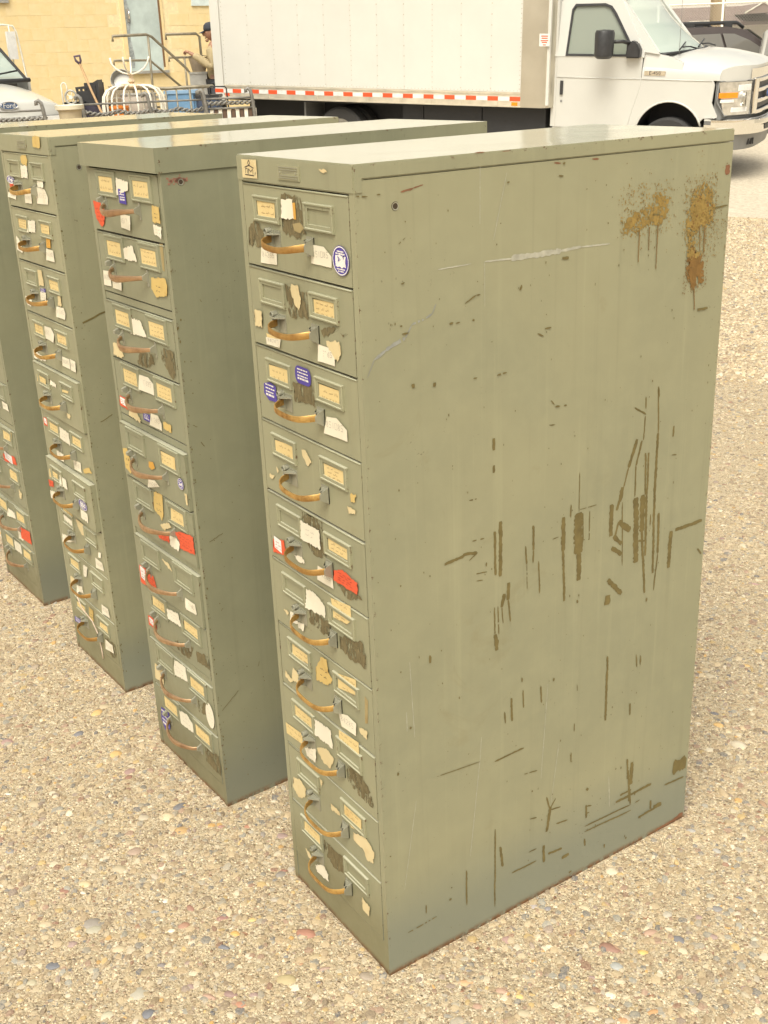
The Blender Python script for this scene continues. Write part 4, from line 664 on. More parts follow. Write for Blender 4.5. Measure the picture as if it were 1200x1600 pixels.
def paper(name,c,stain=.25):
    b=NB(name); v=b.coord(); f=b.noise(v,30,5,.65); g=b.noise(v,9,3)
    col=b.mix(b.mapr(f,.5,.8,0,stain),c,(c[0]*.72,c[1]*.55,c[2]*.32))
    col=b.mix(b.mapr(g,.5,.8,0,stain*.8),col,(min(1,c[0]*1.12),min(1,c[1]*1.12),min(1,c[2]*1.25)))
    return b.set(col,.75,0,b.bump(f,.15,.0006))
PAP={'white':paper('white_label_paper',(.76,.70,.55)),'num':paper('number_label_paper',(.74,.68,.53)),'num2':None,'cream':paper('torn_label_paper',(.66,.54,.30),.5),
 'yel':paper('aged_card_paper',(.70,.54,.25),.5),'yel2':paper('yellowed_sticker_paper',(.60,.43,.15),.7),'orange':paper('orange_paper',(.62,.33,.06)),'tan':paper('tape_ghost',(.36,.28,.13),.6),
 'red':paper('red_sticker_paper',(.70,.105,.04),.4),'purple':paper('violet_sticker_paper',(.085,.06,.30),.2),'chip':paper('bare_primer',(.66,.52,.28),.8)}
PAP['num2']=PAP['num']; PAP['logo']=PAP['cream']; PAP['ovalp']=PAP['ovalp2']=PAP['purple']; PAP['ovalw']=PAP['white']; PAP['redw']=PAP['red']
INK={'b':simple('brown_ink',(.20,.10,.05),.7),'g':simple('pencil_grey',(.42,.36,.29),.7),'w':simple('white_print',(.78,.74,.70),.6),'k':simple('black_ink',(.035,.025,.03),.6),'d':simple('dark_red_print',(.35,.03,.02),.6)}
def wear():
    b=NB('scraped_adhesive'); v=b.coord(True,(1,1,.35))
    f=b.noise(v,120,6,.72,.3); g=b.noise(v,30,4,.7)
    col=b.ramp(b.noise(v,200,3),[(.3,(.13,.10,.045)),(.62,(.18,.145,.07)),(.82,(.36,.28,.15))])
    a=b.mapr(b.math('ADD',f,b.math('MULTIPLY',g,.6)),.68,.79)
    return b.set(col,.75,0,b.bump(f,.3,.001),Alpha=a)
M_WEAR=wear(); PAP['dark']=PAP['dark2']=M_WEAR
# ------------------------------------------------------------------ flat print
DIG={'0':[(0,0,1,0,1,1,0,1,0,0)],'1':[(.5,0,.5,1)],'2':[(0,.9,.5,1,1,.7,0,0,1,0)],'3':[(0,1,1,1,.4,.55,1,.3,.6,0,0,.05)],'4':[(.7,0,.7,1,0,.35,1,.35)],'5':[(1,1,.1,1,.1,.55,.9,.5,.9,.05,0,0)],'6':[(.9,1,.2,.6,.1,.1,.8,0,.9,.4,.2,.5)],'8':[(.5,.5,.1,.8,.5,1,.9,.8,.1,.2,.5,0,.9,.2,.5,.5)]}
def ribbon(bm,pts,w,put,mi):
    last=None
    for i,p in enumerate(pts):
        a=Vector(pts[max(i-1,0)]); c=Vector(pts[min(i+1,len(pts)-1)]); d=(c-a)
        if d.length<1e-9: continue
        d.normalize(); n=Vector((-d.y,d.x))*w/2
        q=Vector(p); pr=(bm.verts.new(put(q+n)),bm.verts.new(put(q-n)))
        if last:
            f=bm.faces.new((last[0],last[1],pr[1],pr[0])); f.material_index=mi
        last=pr
def writing(bm,u0,u1,z0,z1,put,mi,lines=2,w=.0007,rnd=random):
    h=(z1-z0)/lines
    for k in range(lines):
        y0=z1-h*(k+.78); x=u0+(u1-u0)*rnd.uniform(.02,.2); xe=u1-(u1-u0)*rnd.uniform(.02,.25)
        while x<xe:
            wl=rnd.uniform(.006,.014); pts=[]; n=int(wl/.0014)
            for i in range(n): pts.append((min(x+i*.0014,u1),y0+h*.5*(rnd.random()**1.6)*(1 if i%2 else .25)))
            if len(pts)>2: ribbon(bm,pts,w,put,mi)
            x+=wl+.003
def digits(bm,s,u0,u1,z0,z1,put,mi,w=.0009):
    n=len(s); cw=(u1-u0)/n
    for i,c in enumerate(s):
        for st in DIG[c]:
            pts=[(u0+cw*(i+.1)+st[j]*cw*.72,z0+st[j+1]*(z1-z0)+i*.0004) for j in range(0,len(st),2)]
            ribbon(bm,pts,w,put,mi)
def rough_poly(pts,step,j,rnd=random):
    out=[]; n=len(pts)
    for i in range(n):
        a=Vector(pts[i]); b_=Vector(pts[(i+1)%n]); k=max(1,int((b_-a).length/step)); nn=(b_-a).normalized() if (b_-a).length>0 else Vector((0,0)); nn=Vector((-nn.y,nn.x))
        for q in range(k):
            out.append(tuple(a.lerp(b_,q/k)+nn*(rnd.uniform(-j,j) if q else 0)))
    return out
NUMS=['84265','851085','84260','850685','86065','85265','84285','82685','85065','88265']
def sticker(cab,kind,flat,parent,i,yf=0.0):
    rnd=random.Random(cab*1000+i)
    P=[(flat[k]/1000-CW,flat[k+1]/1000) for k in range(0,len(flat),2)]
    us=[p[0] for p in P]; zs=[p[1] for p in P]; u0,u1,z0,z1=min(us),max(us),min(zs),max(zs); du,dz=u1-u0,z1-z0
    base={'dark':.0004,'dark2':.0004,'chip':.0005,'tan':.0005,'yel':.0010}.get(kind,.0016)+ (i%7)*.00012
    bm=bmesh.new(); y=yf-base
    inkm=[INK['b']]
    if kind in('ovalp','ovalp2','ovalw') and kind!='ovalp2':
        P=[((u0+u1)/2+du/2*math.cos(a*math.pi/16),(z0+z1)/2+dz/2*math.sin(a*math.pi/16)) for a in range(32)]
    elif kind=='ovalp2': P=rrect(u0,u1,z0,z1,min(du,dz)*.4,5)
    elif kind in('white','cream','red','redw','yel2','chip'): P=rough_poly(P,.0032,.0017,rnd)
    elif kind in('dark','dark2'): P=rough_poly(P,.005,.003,rnd)
    elif kind in('num','num2'): P=rough_poly(P,.012,.0004,rnd)
    curl=rnd.uniform(0,.0035) if kind in('white','num','num2') else 0
    cx=rnd.choice((u0,u1))
    def put(q,off=0.0): 
        t=max(0,min(1,(1-abs(q[0]-cx)/max(du,1e-4)))); s_=max(0,min(1,(z1-q[1])/max(dz,1e-4)))
        return Vector((q[0],y-off-curl*(t*s_)**2,q[1]))
    if kind in('dark','dark2','chip','tan'): put=lambda q,off=0.0: Vector((q[0],y-off,q[1]))
    c=bm.verts.new(put(((u0+u1)/2,(z0+z1)/2))) if kind in('ovalp','ovalp2','ovalw') else None
    vv=[bm.verts.new(put(p)) for p in P]
    if c: 
        for a,b_ in zip(vv,vv[1:]+vv[:1]): bm.faces.new((c,a,b_))
    else:
        f=bm.faces.new(vv); bmesh.ops.triangulate(bm,faces=[f])
    pi=lambda q: put(q,.00025)
    nm='sticker'
    if kind=='yel':
        nm='label_card'
        if dz>.012: writing(bm,u0+du*.1,u1-du*.08,z0+dz*.12,z1-dz*.1,pi,1,rnd.choice((2,2,3)),.0006,rnd)
    elif kind in('num','num2'):
        nm='number_label'; inkm=[INK['g']]
        s=rnd.choice(NUMS) if not (cab==1 and i<12) else {0:'84265',1:'851085'}.get(0 if kind=='num' else 1)
        digits(bm,s,u0+du*.1,u1-du*.14,z0+dz*.38,z0+dz*.68,pi,1,.0008)
    elif kind=='white' and rnd.random()<.55 and dz>.02:
        nm='paper_label'; inkm=[INK['g']]; writing(bm,u0+du*.2,u1-du*.2,z0+dz*.3,z1-dz*.2,pi,1,2,.0006,rnd)
    elif kind in('purple','ovalp2'):
        inkm=[INK['w']]
        for k in range(4):
            zz=z1-dz*(.22+.18*k); a=u0+du*.16; b_=u1-du*(.14+.1*rnd.random())
            x=a
            while x<b_-.002:
                l=rnd.uniform(.003,.009); e=min(x+l,b_)
                bm.faces.new([bm.verts.new(pi(q)) for q in ((x,zz),(e,zz),(e,zz+dz*(.07 if k<3 else .11)),(x,zz+dz*(.07 if k<3 else .11)))]).material_index=1; x=e+.0012
    elif kind=='ovalp':
        inkm=[INK['w']]
        cu_,cz=(u0+u1)/2,(z0+z1)/2
        ring=[(cu_+du*.46*math.cos(a*math.pi/16),cz+dz*.46*math.sin(a*math.pi/16)) for a in range(33)]
        ribbon(bm,ring,du*.035,pi,1)
        for zz,hh,wd in ((.78,.05,.38),(.71,.045,.56),(.20,.045,.5),(.13,.04,.34)):
            x=cu_-du*wd/2
            while x<cu_+du*wd/2:
                e=min(x+rnd.uniform(.002,.005),cu_+du*wd/2); z_=z0+dz*zz
                bm.faces.new([bm.verts.new(pi(q)) for q in ((x,z_),(e,z_),(e,z_+dz*hh),(x,z_+dz*hh))]).material_index=1; x=e+.0008
        bl=rough_poly([(cu_-du*.3,cz-dz*.2),(cu_+du*.3,cz-dz*.2),(cu_+du*.32,cz+dz*.16),(cu_-du*.3,cz+dz*.17)],.005,.0022,rnd)
        f=bm.faces.new([bm.verts.new(pi(q)) for q in bl]); f.material_index=1
        inkm=[INK['w'],PAP['purple']]
        pk=lambda q: put(q,.0005)
        for _ in range(5):
            a=(cu_+rnd.uniform(-.2,.2)*du,cz+rnd.uniform(-.15,.12)*dz); ribbon(bm,[a,(a[0]+rnd.uniform(-.12,.12)*du,a[1]+rnd.uniform(.02,.1)*dz),(a[0]+rnd.uniform(-.15,.15)*du,a[1]+.12*dz)],.0011,pk,2)
    elif kind in('red','redw') and du>.02:
        inkm=[INK['d'],INK['w']]
        if kind=='redw':
            f=bm.faces.new([bm.verts.new(pi(q)) for q in ((u0+du*.15,z0+dz*.3),(u0+du*.7,z0+dz*.2),(u0+du*.7,z1-dz*.15),(u0+du*.15,z1-dz*.1))]); f.material_index=2
            writing(bm,u0+du*.2,u0+du*.66,z0+dz*.3,z1-dz*.25,lambda q: put(q,.0004),1,3,.0008,rnd)
        else: writing(bm,u0+du*.15,u1-du*.15,z0+dz*.2,z1-dz*.2,pi,1,4,.0008,rnd)
    elif kind=='logo':
        inkm=[INK['k']]
        for a in ((.5,.95,.42,.8,.5,.7,.58,.8,.5,.95),(.2,.55,.5,.68,.8,.55),(.25,.25,.25,.5,.38,.5,.38,.25),(.45,.22,.45,.5),(.45,.5,.6,.36,.74,.5,.74,.22),(.2,.18,.8,.16),(.86,.2,.9,.36)):
            ribbon(bm,[(u0+du*a[k],z0+dz*a[k+1]) for k in range(0,len(a),2)],.0014,pi,1)
    elif kind=='ovalw': inkm=[INK['g']]; writing(bm,u0+du*.25,u1-du*.25,z0+dz*.25,z1-dz*.2,pi,1,4,.0006,rnd)
    elif kind=='yel2' and dz>.025:
        inkm=[INK['k']]; writing(bm,u0+du*.25,u1-du*.3,z0+dz*.25,z1-dz*.3,pi,1,2,.0009,rnd)
    if kind in('dark','dark2','tan','chip'): nm='worn_patch'
    o=obj(nm,bm,[PAP[kind]]+inkm,parent)
    return o
# ------------------------------------------------------------------ cabinets
def ring_frame(u0,u1,z0,z1,l,r_,t,b_,h=.0036):
    """label holder: a pressed frame whose edge rolls up and down again"""
    bm=bmesh.new()
    def loop(a,y): return [bm.verts.new((u,y,z)) for u,z in ((u0+a*l,z0+a*b_),(u1-a*r_,z0+a*b_),(u1-a*r_,z1-a*t),(u0+a*l,z1-a*t))]
    L=[loop(0,0),loop(.03,-h*.9),loop(.12,-h*1.15),loop(.34,-h*1.15),loop(.44,-h*.72),loop(.93,-h*.72),loop(1,-h*.6),loop(1,0)]
    for a,c in zip(L,L[1:]):
        for i in range(4): bm.faces.new((a[i],c[i],c[(i+1)%4],a[(i+1)%4]))
    bmesh.ops.recalc_face_normals(bm,faces=bm.faces[:])
    return bm
def handle_A(zc,k=0):
    a,b_=.100-CW,.212-CW; bm=bmesh.new(); n=18; P=[]
    for i in range(n+1):
        t=i/n; x=a+(b_-a)*t; s=abs(2*t-1); P.append((x,-.006-(.029+.0012*math.sin(k*5.1))*(1-s**4.6)**.75,zc+.002-(.006+.0014*math.sin(k*3.7))*math.sin(math.pi*t)+.0012*math.sin(k*7.9)*(t-.5)))
    rings=[]
    for i,p in enumerate(P):
        q0=Vector(P[max(i-1,0)]); q1=Vector(P[min(i+1,n)]); d=(q1-q0).normalized(); nn=Vector((d.y,-d.x,0)).normalized()*.0011
        hh=.0054-.0010*math.sin(math.pi*i/n); c=Vector(p)
        rings.append([bm.verts.new(c+nn*s1+Vector((0,0,s2*hh))) for s1,s2 in ((1,-.75),(1,.75),(.3,1),(-1,.9),(-1,-.9),(.3,-1))])
    for r0,r1 in zip(rings,rings[1:]):
        for j in range(6): bm.faces.new((r0[j],r1[j],r1[(j+1)%6],r0[(j+1)%6]))
    bm.faces.new(rings[0]); bm.faces.new(rings[-1][::-1]); bmesh.ops.recalc_face_normals(bm,faces=bm.faces[:])
    br=[]
    for x0,x1 in ((.099,.119),(.193,.213)):
        c=bmesh.new(); x0-=CW;x1-=CW
        box(c,x0,x1,-.0016,.0,zc-.013,zc+.014)                       # foot plate on the drawer
        xo=x0 if x0<.15-CW else x1-.002
        prism(c,[(0,zc-.013),(0,zc+.014),(-.013,zc+.0085),(-.016,zc+.004),(-.016,zc-.004)],'x',xo,xo+.002)
        prism(c,[(x0,-.0016),(x1,-.0016),((x1 if x0<.15-CW else x0)*.3+.7*(x0 if x0<.15-CW else x1),-.014),((x0 if x0<.15-CW else x1),-.015)],'z',zc+.0085,zc+.0105)
        br.append(c)
    lt=bmesh.new(); lathe(lt,[(.0052,0),(.0052,.009),(.004,.0102),(.0037,.006),(0,.006)],10,Matrix.Translation((.090-CW,0,zc+.012))@Matrix.Rotation(R(90),4,'X'))
    return bm,br,lt
def handle_B(zc):
    bm=bmesh.new(); n=16; P=[];rr=[]
    for i in range(n+1):
        t=i/n; P.append((.083-CW+.140*t,-.007-.025*math.sin(math.pi*t)**.55,zc+.002-.007*math.sin(math.pi*t)-.002*math.sin(2*math.pi*t))); rr.append(.0032+.0022*math.sin(math.pi*t)**1.5)
    tube(bm,P,0,8,rr=rr,flat=(.75,1.25))
    br=[]
    for x0 in (.080,.224):
        c=bmesh.new(); x0-=CW
        box(c,x0-.003,x0+.003,-.002,0,zc-.014,zc+.016)
        prism(c,[(0,zc-.008),(0,zc+.012),(-.012,zc+.006),(-.012,zc-.001)],'x',x0-.0018,x0+.0018)
        br.append(c)
    lt=bmesh.new(); x=.062-CW
    prism(lt,[(0,zc+.004),(0,zc+.018),(-.012,zc+.013),(-.012,zc+.007)],'x',x-.004,x+.004)
    return bm,br,lt
def cabinet(idx,typ,loc,rz,label,openings):
    M=Matrix.Translation(loc)@Matrix.Rotation(rz,4,'Z')
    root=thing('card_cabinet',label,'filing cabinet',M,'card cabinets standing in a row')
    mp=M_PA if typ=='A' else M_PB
    ztop=1.2995 if typ=='A' else 1.2785
    sd=[]
    for x0,x1 in ((-.0120,0),(-CW,-CW+.0120)):
        bm=bmesh.new(); grid_box(bm,x0,x1,0,CD,0,ztop)
        sd.append(obj('side_panel',bm,mp,root,True,.0015))
    obj('back_panel',B(-CW+.0122,-.0122,CD-.004,CD-.0005,.001,ztop-.001),mp,root)
    if typ=='A':
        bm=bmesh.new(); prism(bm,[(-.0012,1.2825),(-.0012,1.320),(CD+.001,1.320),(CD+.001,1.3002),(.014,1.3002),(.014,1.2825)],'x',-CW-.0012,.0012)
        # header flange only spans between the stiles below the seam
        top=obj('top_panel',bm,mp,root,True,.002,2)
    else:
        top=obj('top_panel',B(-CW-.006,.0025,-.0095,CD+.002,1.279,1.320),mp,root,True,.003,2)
    obj('carcass',B(-CW+.0125,-.0125,.022,.30,.004,ztop-.004),M_DK,root)
    pitch=.1217
    tops=[1.2825-pitch*i for i in range(10)] if typ=='A' else [1.277-.249*(i//2)-.1170*(i%2) for i in range(10)]
    hts=[pitch]*10 if typ=='A' else [.1165]*10
    zb=tops[-1]-hts[-1]
    obj('base_panel',B(-CW+.0122,-.0122,.0012,.016,.001,zb-.0012),mp,root,True,.0015)
    if typ=='B':
        for i in range(4):
            z1=tops[2*i+1]-.1165; obj('divider_rail',B(-CW+.0122,-.0122,.0016,.02,z1-.0145,z1-.0015),mp,root,True,.001)
    drawers=[]
    for i in range(10):
        zt=tops[i]; op=openings.get(i,0.0); h=hts[i]
        rnd=random.Random(idx*50+i)
        tilt=Matrix.Translation((0,-op+rnd.uniform(-.0008,.0006),rnd.uniform(-.0004,.0004)))
        bm=bmesh.new(); box(bm,-CW+.0138,-.0138,.0,.019,zt-h+.0019,zt-.0016)
        d=obj('drawer',bm,mp,root,True,.0016); d.matrix_local=tilt; drawers.append(d)
        # rolled lip along the top edge and dark primer in the seam
        bm=bmesh.new(); tube(bm,[(-CW+.015,.0004,zt-.0030),(-.015,.0004,zt-.0030)],.0016,6); obj('drawer_lip',bm,mp,d)
        obj('drawer_seam',B(-CW+.0128,-.0128,.0105,.0125,zt-h-.0025,zt-h+.0035),M_SEAM,d)
        if typ=='A':
            for u in (.045,.192): obj('label_holder',ring_frame(u-CW,u+.077-CW,zt-.054,zt-.017,.0095,.010,.0078,.0085),mp,d)
            hb,br,lt=handle_A(zt-.077,i+idx*11)
        else:
            for u in (.046,.196): obj('label_holder',ring_frame(u-CW,u+.086-CW,zt-.051,zt-.004,.010,.014,.011,.009,.0030),mp,d)
            hb,br,lt=handle_B(zt-.068)
        obj('handle',hb,M_BR if typ=='A' else M_CU,d,True)
        for c in br: obj('handle_bracket',c,M_HB,d)
        obj('latch_knob',lt,M_HB,d,True)
    for i,(cb,kind,flat) in enumerate(STICK):
        if cb!=idx: continue
        zc=sum(flat[1::2])/(len(flat)/2)/1000
        if zc>tops[0]: sticker(cb,kind,flat,top,i,-.0012 if typ=='A' else -.0095); continue
        k=max(j for j in range(10) if tops[j]>=zc-1e-6)
        us=[u/1000 for u in flat[0::2]]
        fl=list(flat)
        for q in range(0,len(fl),2): fl[q]=min(max(fl[q],15),304)
        sticker(cb,kind,fl,drawers[k],i,0.0)
    if typ=='A':
        bm=bmesh.new(); box(bm,.127-CW,.187-CW,-.0030,-.001,1.2915,1.3115)
        o=obj('name_plate',bm,mp,top,False,.0006)
        bm=bmesh.new()
        for z in (1.2945,1.2975,1.3055,1.3085): box(bm,.131-CW,.183-CW,-.0038,-.0029,z-.0005,z+.0005)
        put=lambda q:Vector((q[0],-.0033,q[1])); digits(bm,'8806586',.140-CW,.174-CW,1.2995,1.3035,put,0,.0009)
        for x in (.135,.179): lathe(bm,[(.0016,0),(.0016,.0012),(0,.0014)],8,Matrix.Translation((x-CW,-.003,1.3015))@Matrix.Rotation(R(90),4,'X'))
        obj('plate_rib',bm,M_HB,top)
    return root,sd,drawers
def grid_box(bm,x0,x1,y0,y1,z0,z1): box(bm,x0,x1,y0,y1,z0,z1)
cab1,sd1,dr1=cabinet(1,'A',(0,0,0),0,'nearest card cabinet, its rust-stained side with long paint chips fully in view',{4:.001})
cab2,sd2,dr2=cabinet(2,'B',(-.5897,-.0077,0),.0366,'card cabinet with overhanging lid and big red sticker mid-height, next to the nearest one',{4:.007,5:.004,6:.005})
cab3,sd3,dr3=cabinet(3,'A',(-1.1646,-.0017,0),.0275,'card cabinet with brass strap handles, string hanging from its lowest drawers',{4:.006,6:.011})
cab4,sd4,dr4=cabinet(4,'B',(-1.7808,-.0037,0),.0377,'leftmost and farthest card cabinet, its drawers cut off by the photo edge',{})
# string with paper tag on cabinet three
bm=bmesh.new(); tube(bm,[(.158-CW,-.030,.232),(.165-CW,-.034,.215),(.170-CW,-.030,.19),(.182-CW,-.012,.15),(.192-CW,-.004,.11),(.196-CW,-.003,.07),(.197-CW,-.003,.045)],.0015,6)
obj('string',bm,simple('pale_string',(.75,.60,.48),.9),dr3[8])
# screw holes on the side panels
def hole(parent,y,z,rust):
    bm=bmesh.new(); lathe(bm,[(0,.0006),(.0040,.0006),(.0055,.0009),(.0060,.0002)],14,Matrix.Translation((0,y,z))@Matrix.Rotation(R(90),4,'Y'))
    for f in bm.faces: f.material_index=0 if f.calc_center_median().x>.00065 else 1
    obj('screw_hole',bm,[M_HB,M_DK],parent)
hole(sd1[0],.063,1.263,1); hole(sd2[0],.036,1.262,1); hole(sd3[0],.059,1.256,1)
# ---- paint chips and stains on the big side
def plain(name,c,r=.6):
    b=NB(name); v=b.coord(); f=b.noise(v,60,4); return b.set(b.ramp(f,[(.3,tuple(x*.8 for x in c)),(.7,tuple(x*1.2 for x in c))]),r,0)
M_CH={'dk':plain('exposed_olive_undercoat',(.155,.120,.042)),'lt':plain('pale_scrape',(.41,.395,.315)),'gr':plain('grey_scrape',(.285,.288,.255)),'ru':plain('rust_spot',(.22,.10,.05))}
def chips(kind,parent,name):
    bm=bmesh.new(); rnd=random.Random(hash(kind)%99 if False else {'dk':1,'lt':2,'gr':3,'ru':4}[kind]); lay=.0004
    for k,w,fl in CHIP:
        if k!=kind: continue
        pts=[Vector((fl[i]/1000,fl[i+1]/1000)) for i in range(0,len(fl),2)]; w/=1000
        if kind=='dk' and w>.003: w*=1.15
        if kind=='gr': w*=.6
        if kind=='lt' : w=w*.7 if w>.004 else w*.5
        P=[]
        for a,b_ in zip(pts,pts[1:]):
            n=max(3,int((b_-a).length/.0035)); P+= [a.lerp(b_,i/n) for i in range(n)]
        P.append(pts[-1]); last=None; n=len(P); lay+=.000004
        g=rnd.random()
        broken=(w<.0022 and kind=='dk') or kind=='gr'
        for i,p in enumerate(P):
            a=P[max(i-1,0)]; c=P[min(i+1,n-1)]; d=(c-a)
            if d.length<1e-7: d=Vector((0,1))
            d.normalize(); nn=Vector((-d.y,d.x)); t=i/(n-1)
            tap=min(1,min(i,n-1-i)*.3+.75) if w>.004 else min(1,min(t,1-t)*8+.25)
            q_=.92+(.30 if w<.005 else .14)*math.sin(i*.23+g*9)*math.sin(i*.071+g*23); h1=w/2*tap*q_*rnd.uniform(.72,1.25)+rnd.uniform(0,.0004); h2=w/2*tap*(1.84-q_)*rnd.uniform(.72,1.25)+rnd.uniform(0,.0004)
            pr=[bm.verts.new((lay,(p+nn*h1).x,(p+nn*h1).y)),bm.verts.new((lay,(p-nn*h2).x,(p-nn*h2).y))]
            if last and not (broken and rnd.random()<.14): bm.faces.new((last[0],pr[0],pr[1],last[1]))
            last=pr
    if kind=='dk':
        for _ in range(260):   # small random nicks
            y=rnd.uniform(.01,.71); z=rnd.uniform(.02,1.29); r_=rnd.uniform(.0004,.0012)*(2 if rnd.random()<.1 else 1)
            if rnd.random()<.5 and z<.6 and y<.2: continue
            a0=rnd.uniform(0,6); e=rnd.uniform(1,2.5); lay+=.000001
            bm.faces.new([bm.verts.new((lay,y+r_*math.cos(a0+q*1.05)*rnd.uniform(.6,1.2),z+e*r_*math.sin(a0+q*1.05)*rnd.uniform(.6,1.2))) for q in range(6)])
    obj(name,bm,M_CH[kind],parent)['kind']='stuff'
chips('dk',sd1[0],'paint_chips'); chips('lt',sd1[0],'pale_scratches'); chips('gr',sd1[0],'grey_scrapes'); chips('ru',sd1[0],'rust_marks')
# rust runs
def inpoly(p,poly):
    c=False; n=len(poly)
    for i in range(n):
        a,b_=poly[i],poly[i-1]
        if (a[1]>p[1])!=(b_[1]>p[1]) and p[0]<(b_[0]-a[0])*(p[1]-a[1])/(b_[1]-a[1])+a[0]: c=not c
    return c
def blob(bm,y,z,r_,lay,rnd,e=1,mi=0):
    n=7 if r_<.003 else 10; a0=rnd.uniform(0,6)
    f=bm.faces.new([bm.verts.new((lay,y+r_*math.cos(a0+q*6.283/n)*rnd.uniform(.72,1.2),z+e*r_*math.sin(a0+q*6.283/n)*rnd.uniform(.72,1.2))) for q in range(n)]); f.material_index=mi
bm=bmesh.new(); rnd=random.Random(5); lay=.0005
for key,nb,mi in (('a',900,0),('b',1000,0),('c',700,1)):
    fl=SPLAT[key]; poly=[(fl[i]/1000,fl[i+1]/1000) for i in range(0,len(fl),2)]
    ys=[p[0] for p in poly]; zs=[p[1] for p in poly]; cy,cz=sum(ys)/len(ys),sum(zs)/len(zs)
    if key!='a':
        core=[(cy+(p[0]-cy)*.66,cz-.006+(p[1]-cz)*(.58 if key=='b' else .80)) for p in poly]
        f=bm.faces.new([bm.verts.new((lay,q[0],q[1])) for q in rough_poly(core,.003,.0016,rnd)]); f.material_index=mi; bmesh.ops.triangulate(bm,faces=[f])
    k=0
    while k<nb:
        y=rnd.uniform(min(ys)-.006,max(ys)+.006); z=rnd.uniform(min(zs)-.004,max(zs)+.012)
        ins=inpoly((y,z),poly)
        if not ins and rnd.random()<.75: k+=.25; continue
        t=(z-min(zs))/(max(zs)-min(zs)); lay+=5e-7
        if ins: r_=rnd.uniform(.0006,.0021)*(2.2 if rnd.random()<.12 and .2<t<.75 else 1)
        else: r_=rnd.uniform(.0004,.0013)
        m_=mi
        if key=='c' and t>.62: m_=0
        if key=='b' and rnd.random()<.1: m_=1
        blob(bm,y,z,r_,lay,rnd,1.15,m_); k+=1
for _ in range(420):
    c=rnd.choice(((.53,1.215,.06,.05),(.655,1.19,.05,.07),(.69,1.165,.03,.05)))
    blob(bm,min(.716,c[0]+rnd.gauss(0,c[2]*.6)),c[1]+rnd.gauss(0,c[3]*.6),rnd.uniform(.0004,.0012),lay,rnd,1.2,rnd.choice((0,2,2)))
for (a,b_,w) in DRIP:
    n=24; last=None; lay+=1e-6
    for i in range(n+1):
        t=i/n; y=(a[0]+(b_[0]-a[0])*t)/1000+rnd.uniform(-.0003,.0003); z=(a[1]+(b_[1]-a[1])*t)/1000; hw=(w*(1.15-.45*t) + (.7 if i>n-2 else 0))/2000*rnd.uniform(.85,1.15)
        pr=[bm.verts.new((lay,y-hw,z)),bm.verts.new((lay,y+hw,z))]
        if last: bm.faces.new((last[0],last[1],pr[1],pr[0])).material_index=1 if a[1]<1120 else 2
        last=pr
for f in bm.faces:
    f.normal_update()
    if f.normal.x<0: f.normal_flip()
M_ST=[plain('ochre_rust_run',(.285,.190,.052),.45),plain('red_rust_run',(.205,.112,.030),.5),plain('dark_rust_speck',(.20,.125,.04),.5)]
obj('rust_stain',bm,M_ST,sd1[0])['kind']='stuff'
# bare primer round the screw hole of the second cabinet
bm=bmesh.new(); rnd=random.Random(3)
for _ in range(40): blob(bm,.036+rnd.gauss(-.004,.010),1.266+rnd.gauss(0,.0028),rnd.uniform(.0015,.0038),.0004,rnd,.7)
for f in bm.faces:
    f.normal_update()
    if f.normal.x<0: f.normal_flip()
obj('paint_chips',bm,plain('pink_primer',(.30,.15,.10)),sd2[0])['kind']='stuff'
for sdp,marks in ((sd2[0],((.02,.60,.0012,.05,.61),(.03,.45,.001,.035,.455),(.01,.23,.0012,.05,.262),(.02,.83,.001,.012,.835),(.1,.30,.001,.104,.31),(.05,1.06,.001,.053,1.056),(.03,.79,.0015,.024,.80))),(sd3[0],((.02,.93,.004,.13,.965),(.13,.965,.002,.16,.972),(.12,.80,.0015,.17,.86),(.03,.70,.002,.06,.712),(.2,.64,.0012,.26,.70)))):
    bm=bmesh.new(); rnd=random.Random(9); 
    for a,b_,w,c,d in marks: 
        k=8; ribbon(bm,[(a+(c-a)*i/k,b_+(d-b_)*i/k+rnd.uniform(-.001,.001)) for i in range(k+1)],w,lambda q:Vector((.0004,q[0],q[1])),0)
    for _ in range(90): blob(bm,rnd.uniform(.003,.3)**1,rnd.uniform(.05,1.25),rnd.uniform(.0005,.0013),.0004,rnd,1.4)
    for _ in range(60): blob(bm,abs(rnd.gauss(0,.004))+.0006,rnd.uniform(.05,1.27),rnd.uniform(.0006,.0016),.0004,rnd,1.8)
    for f in bm.faces:
        f.normal_update()
        if f.normal.x<0: f.normal_flip()
    obj('paint_chips',bm,M_CH['dk'],sdp)['kind']='stuff'
# ------------------------------------------------------------------ yard clutter (about 15 m out)
T0=15.45
def px(x): return (x-600)/121.2+.23
def pz(x,y): return 1.4387-(y-(120.6-.0404*x))/121.2
def local(lat,t):
    """thing frame standing on the ground at lat,t; returns matrix and ground height"""
    Mf=frame(lat*t/T0,t); return Mf,Mf.translation.z
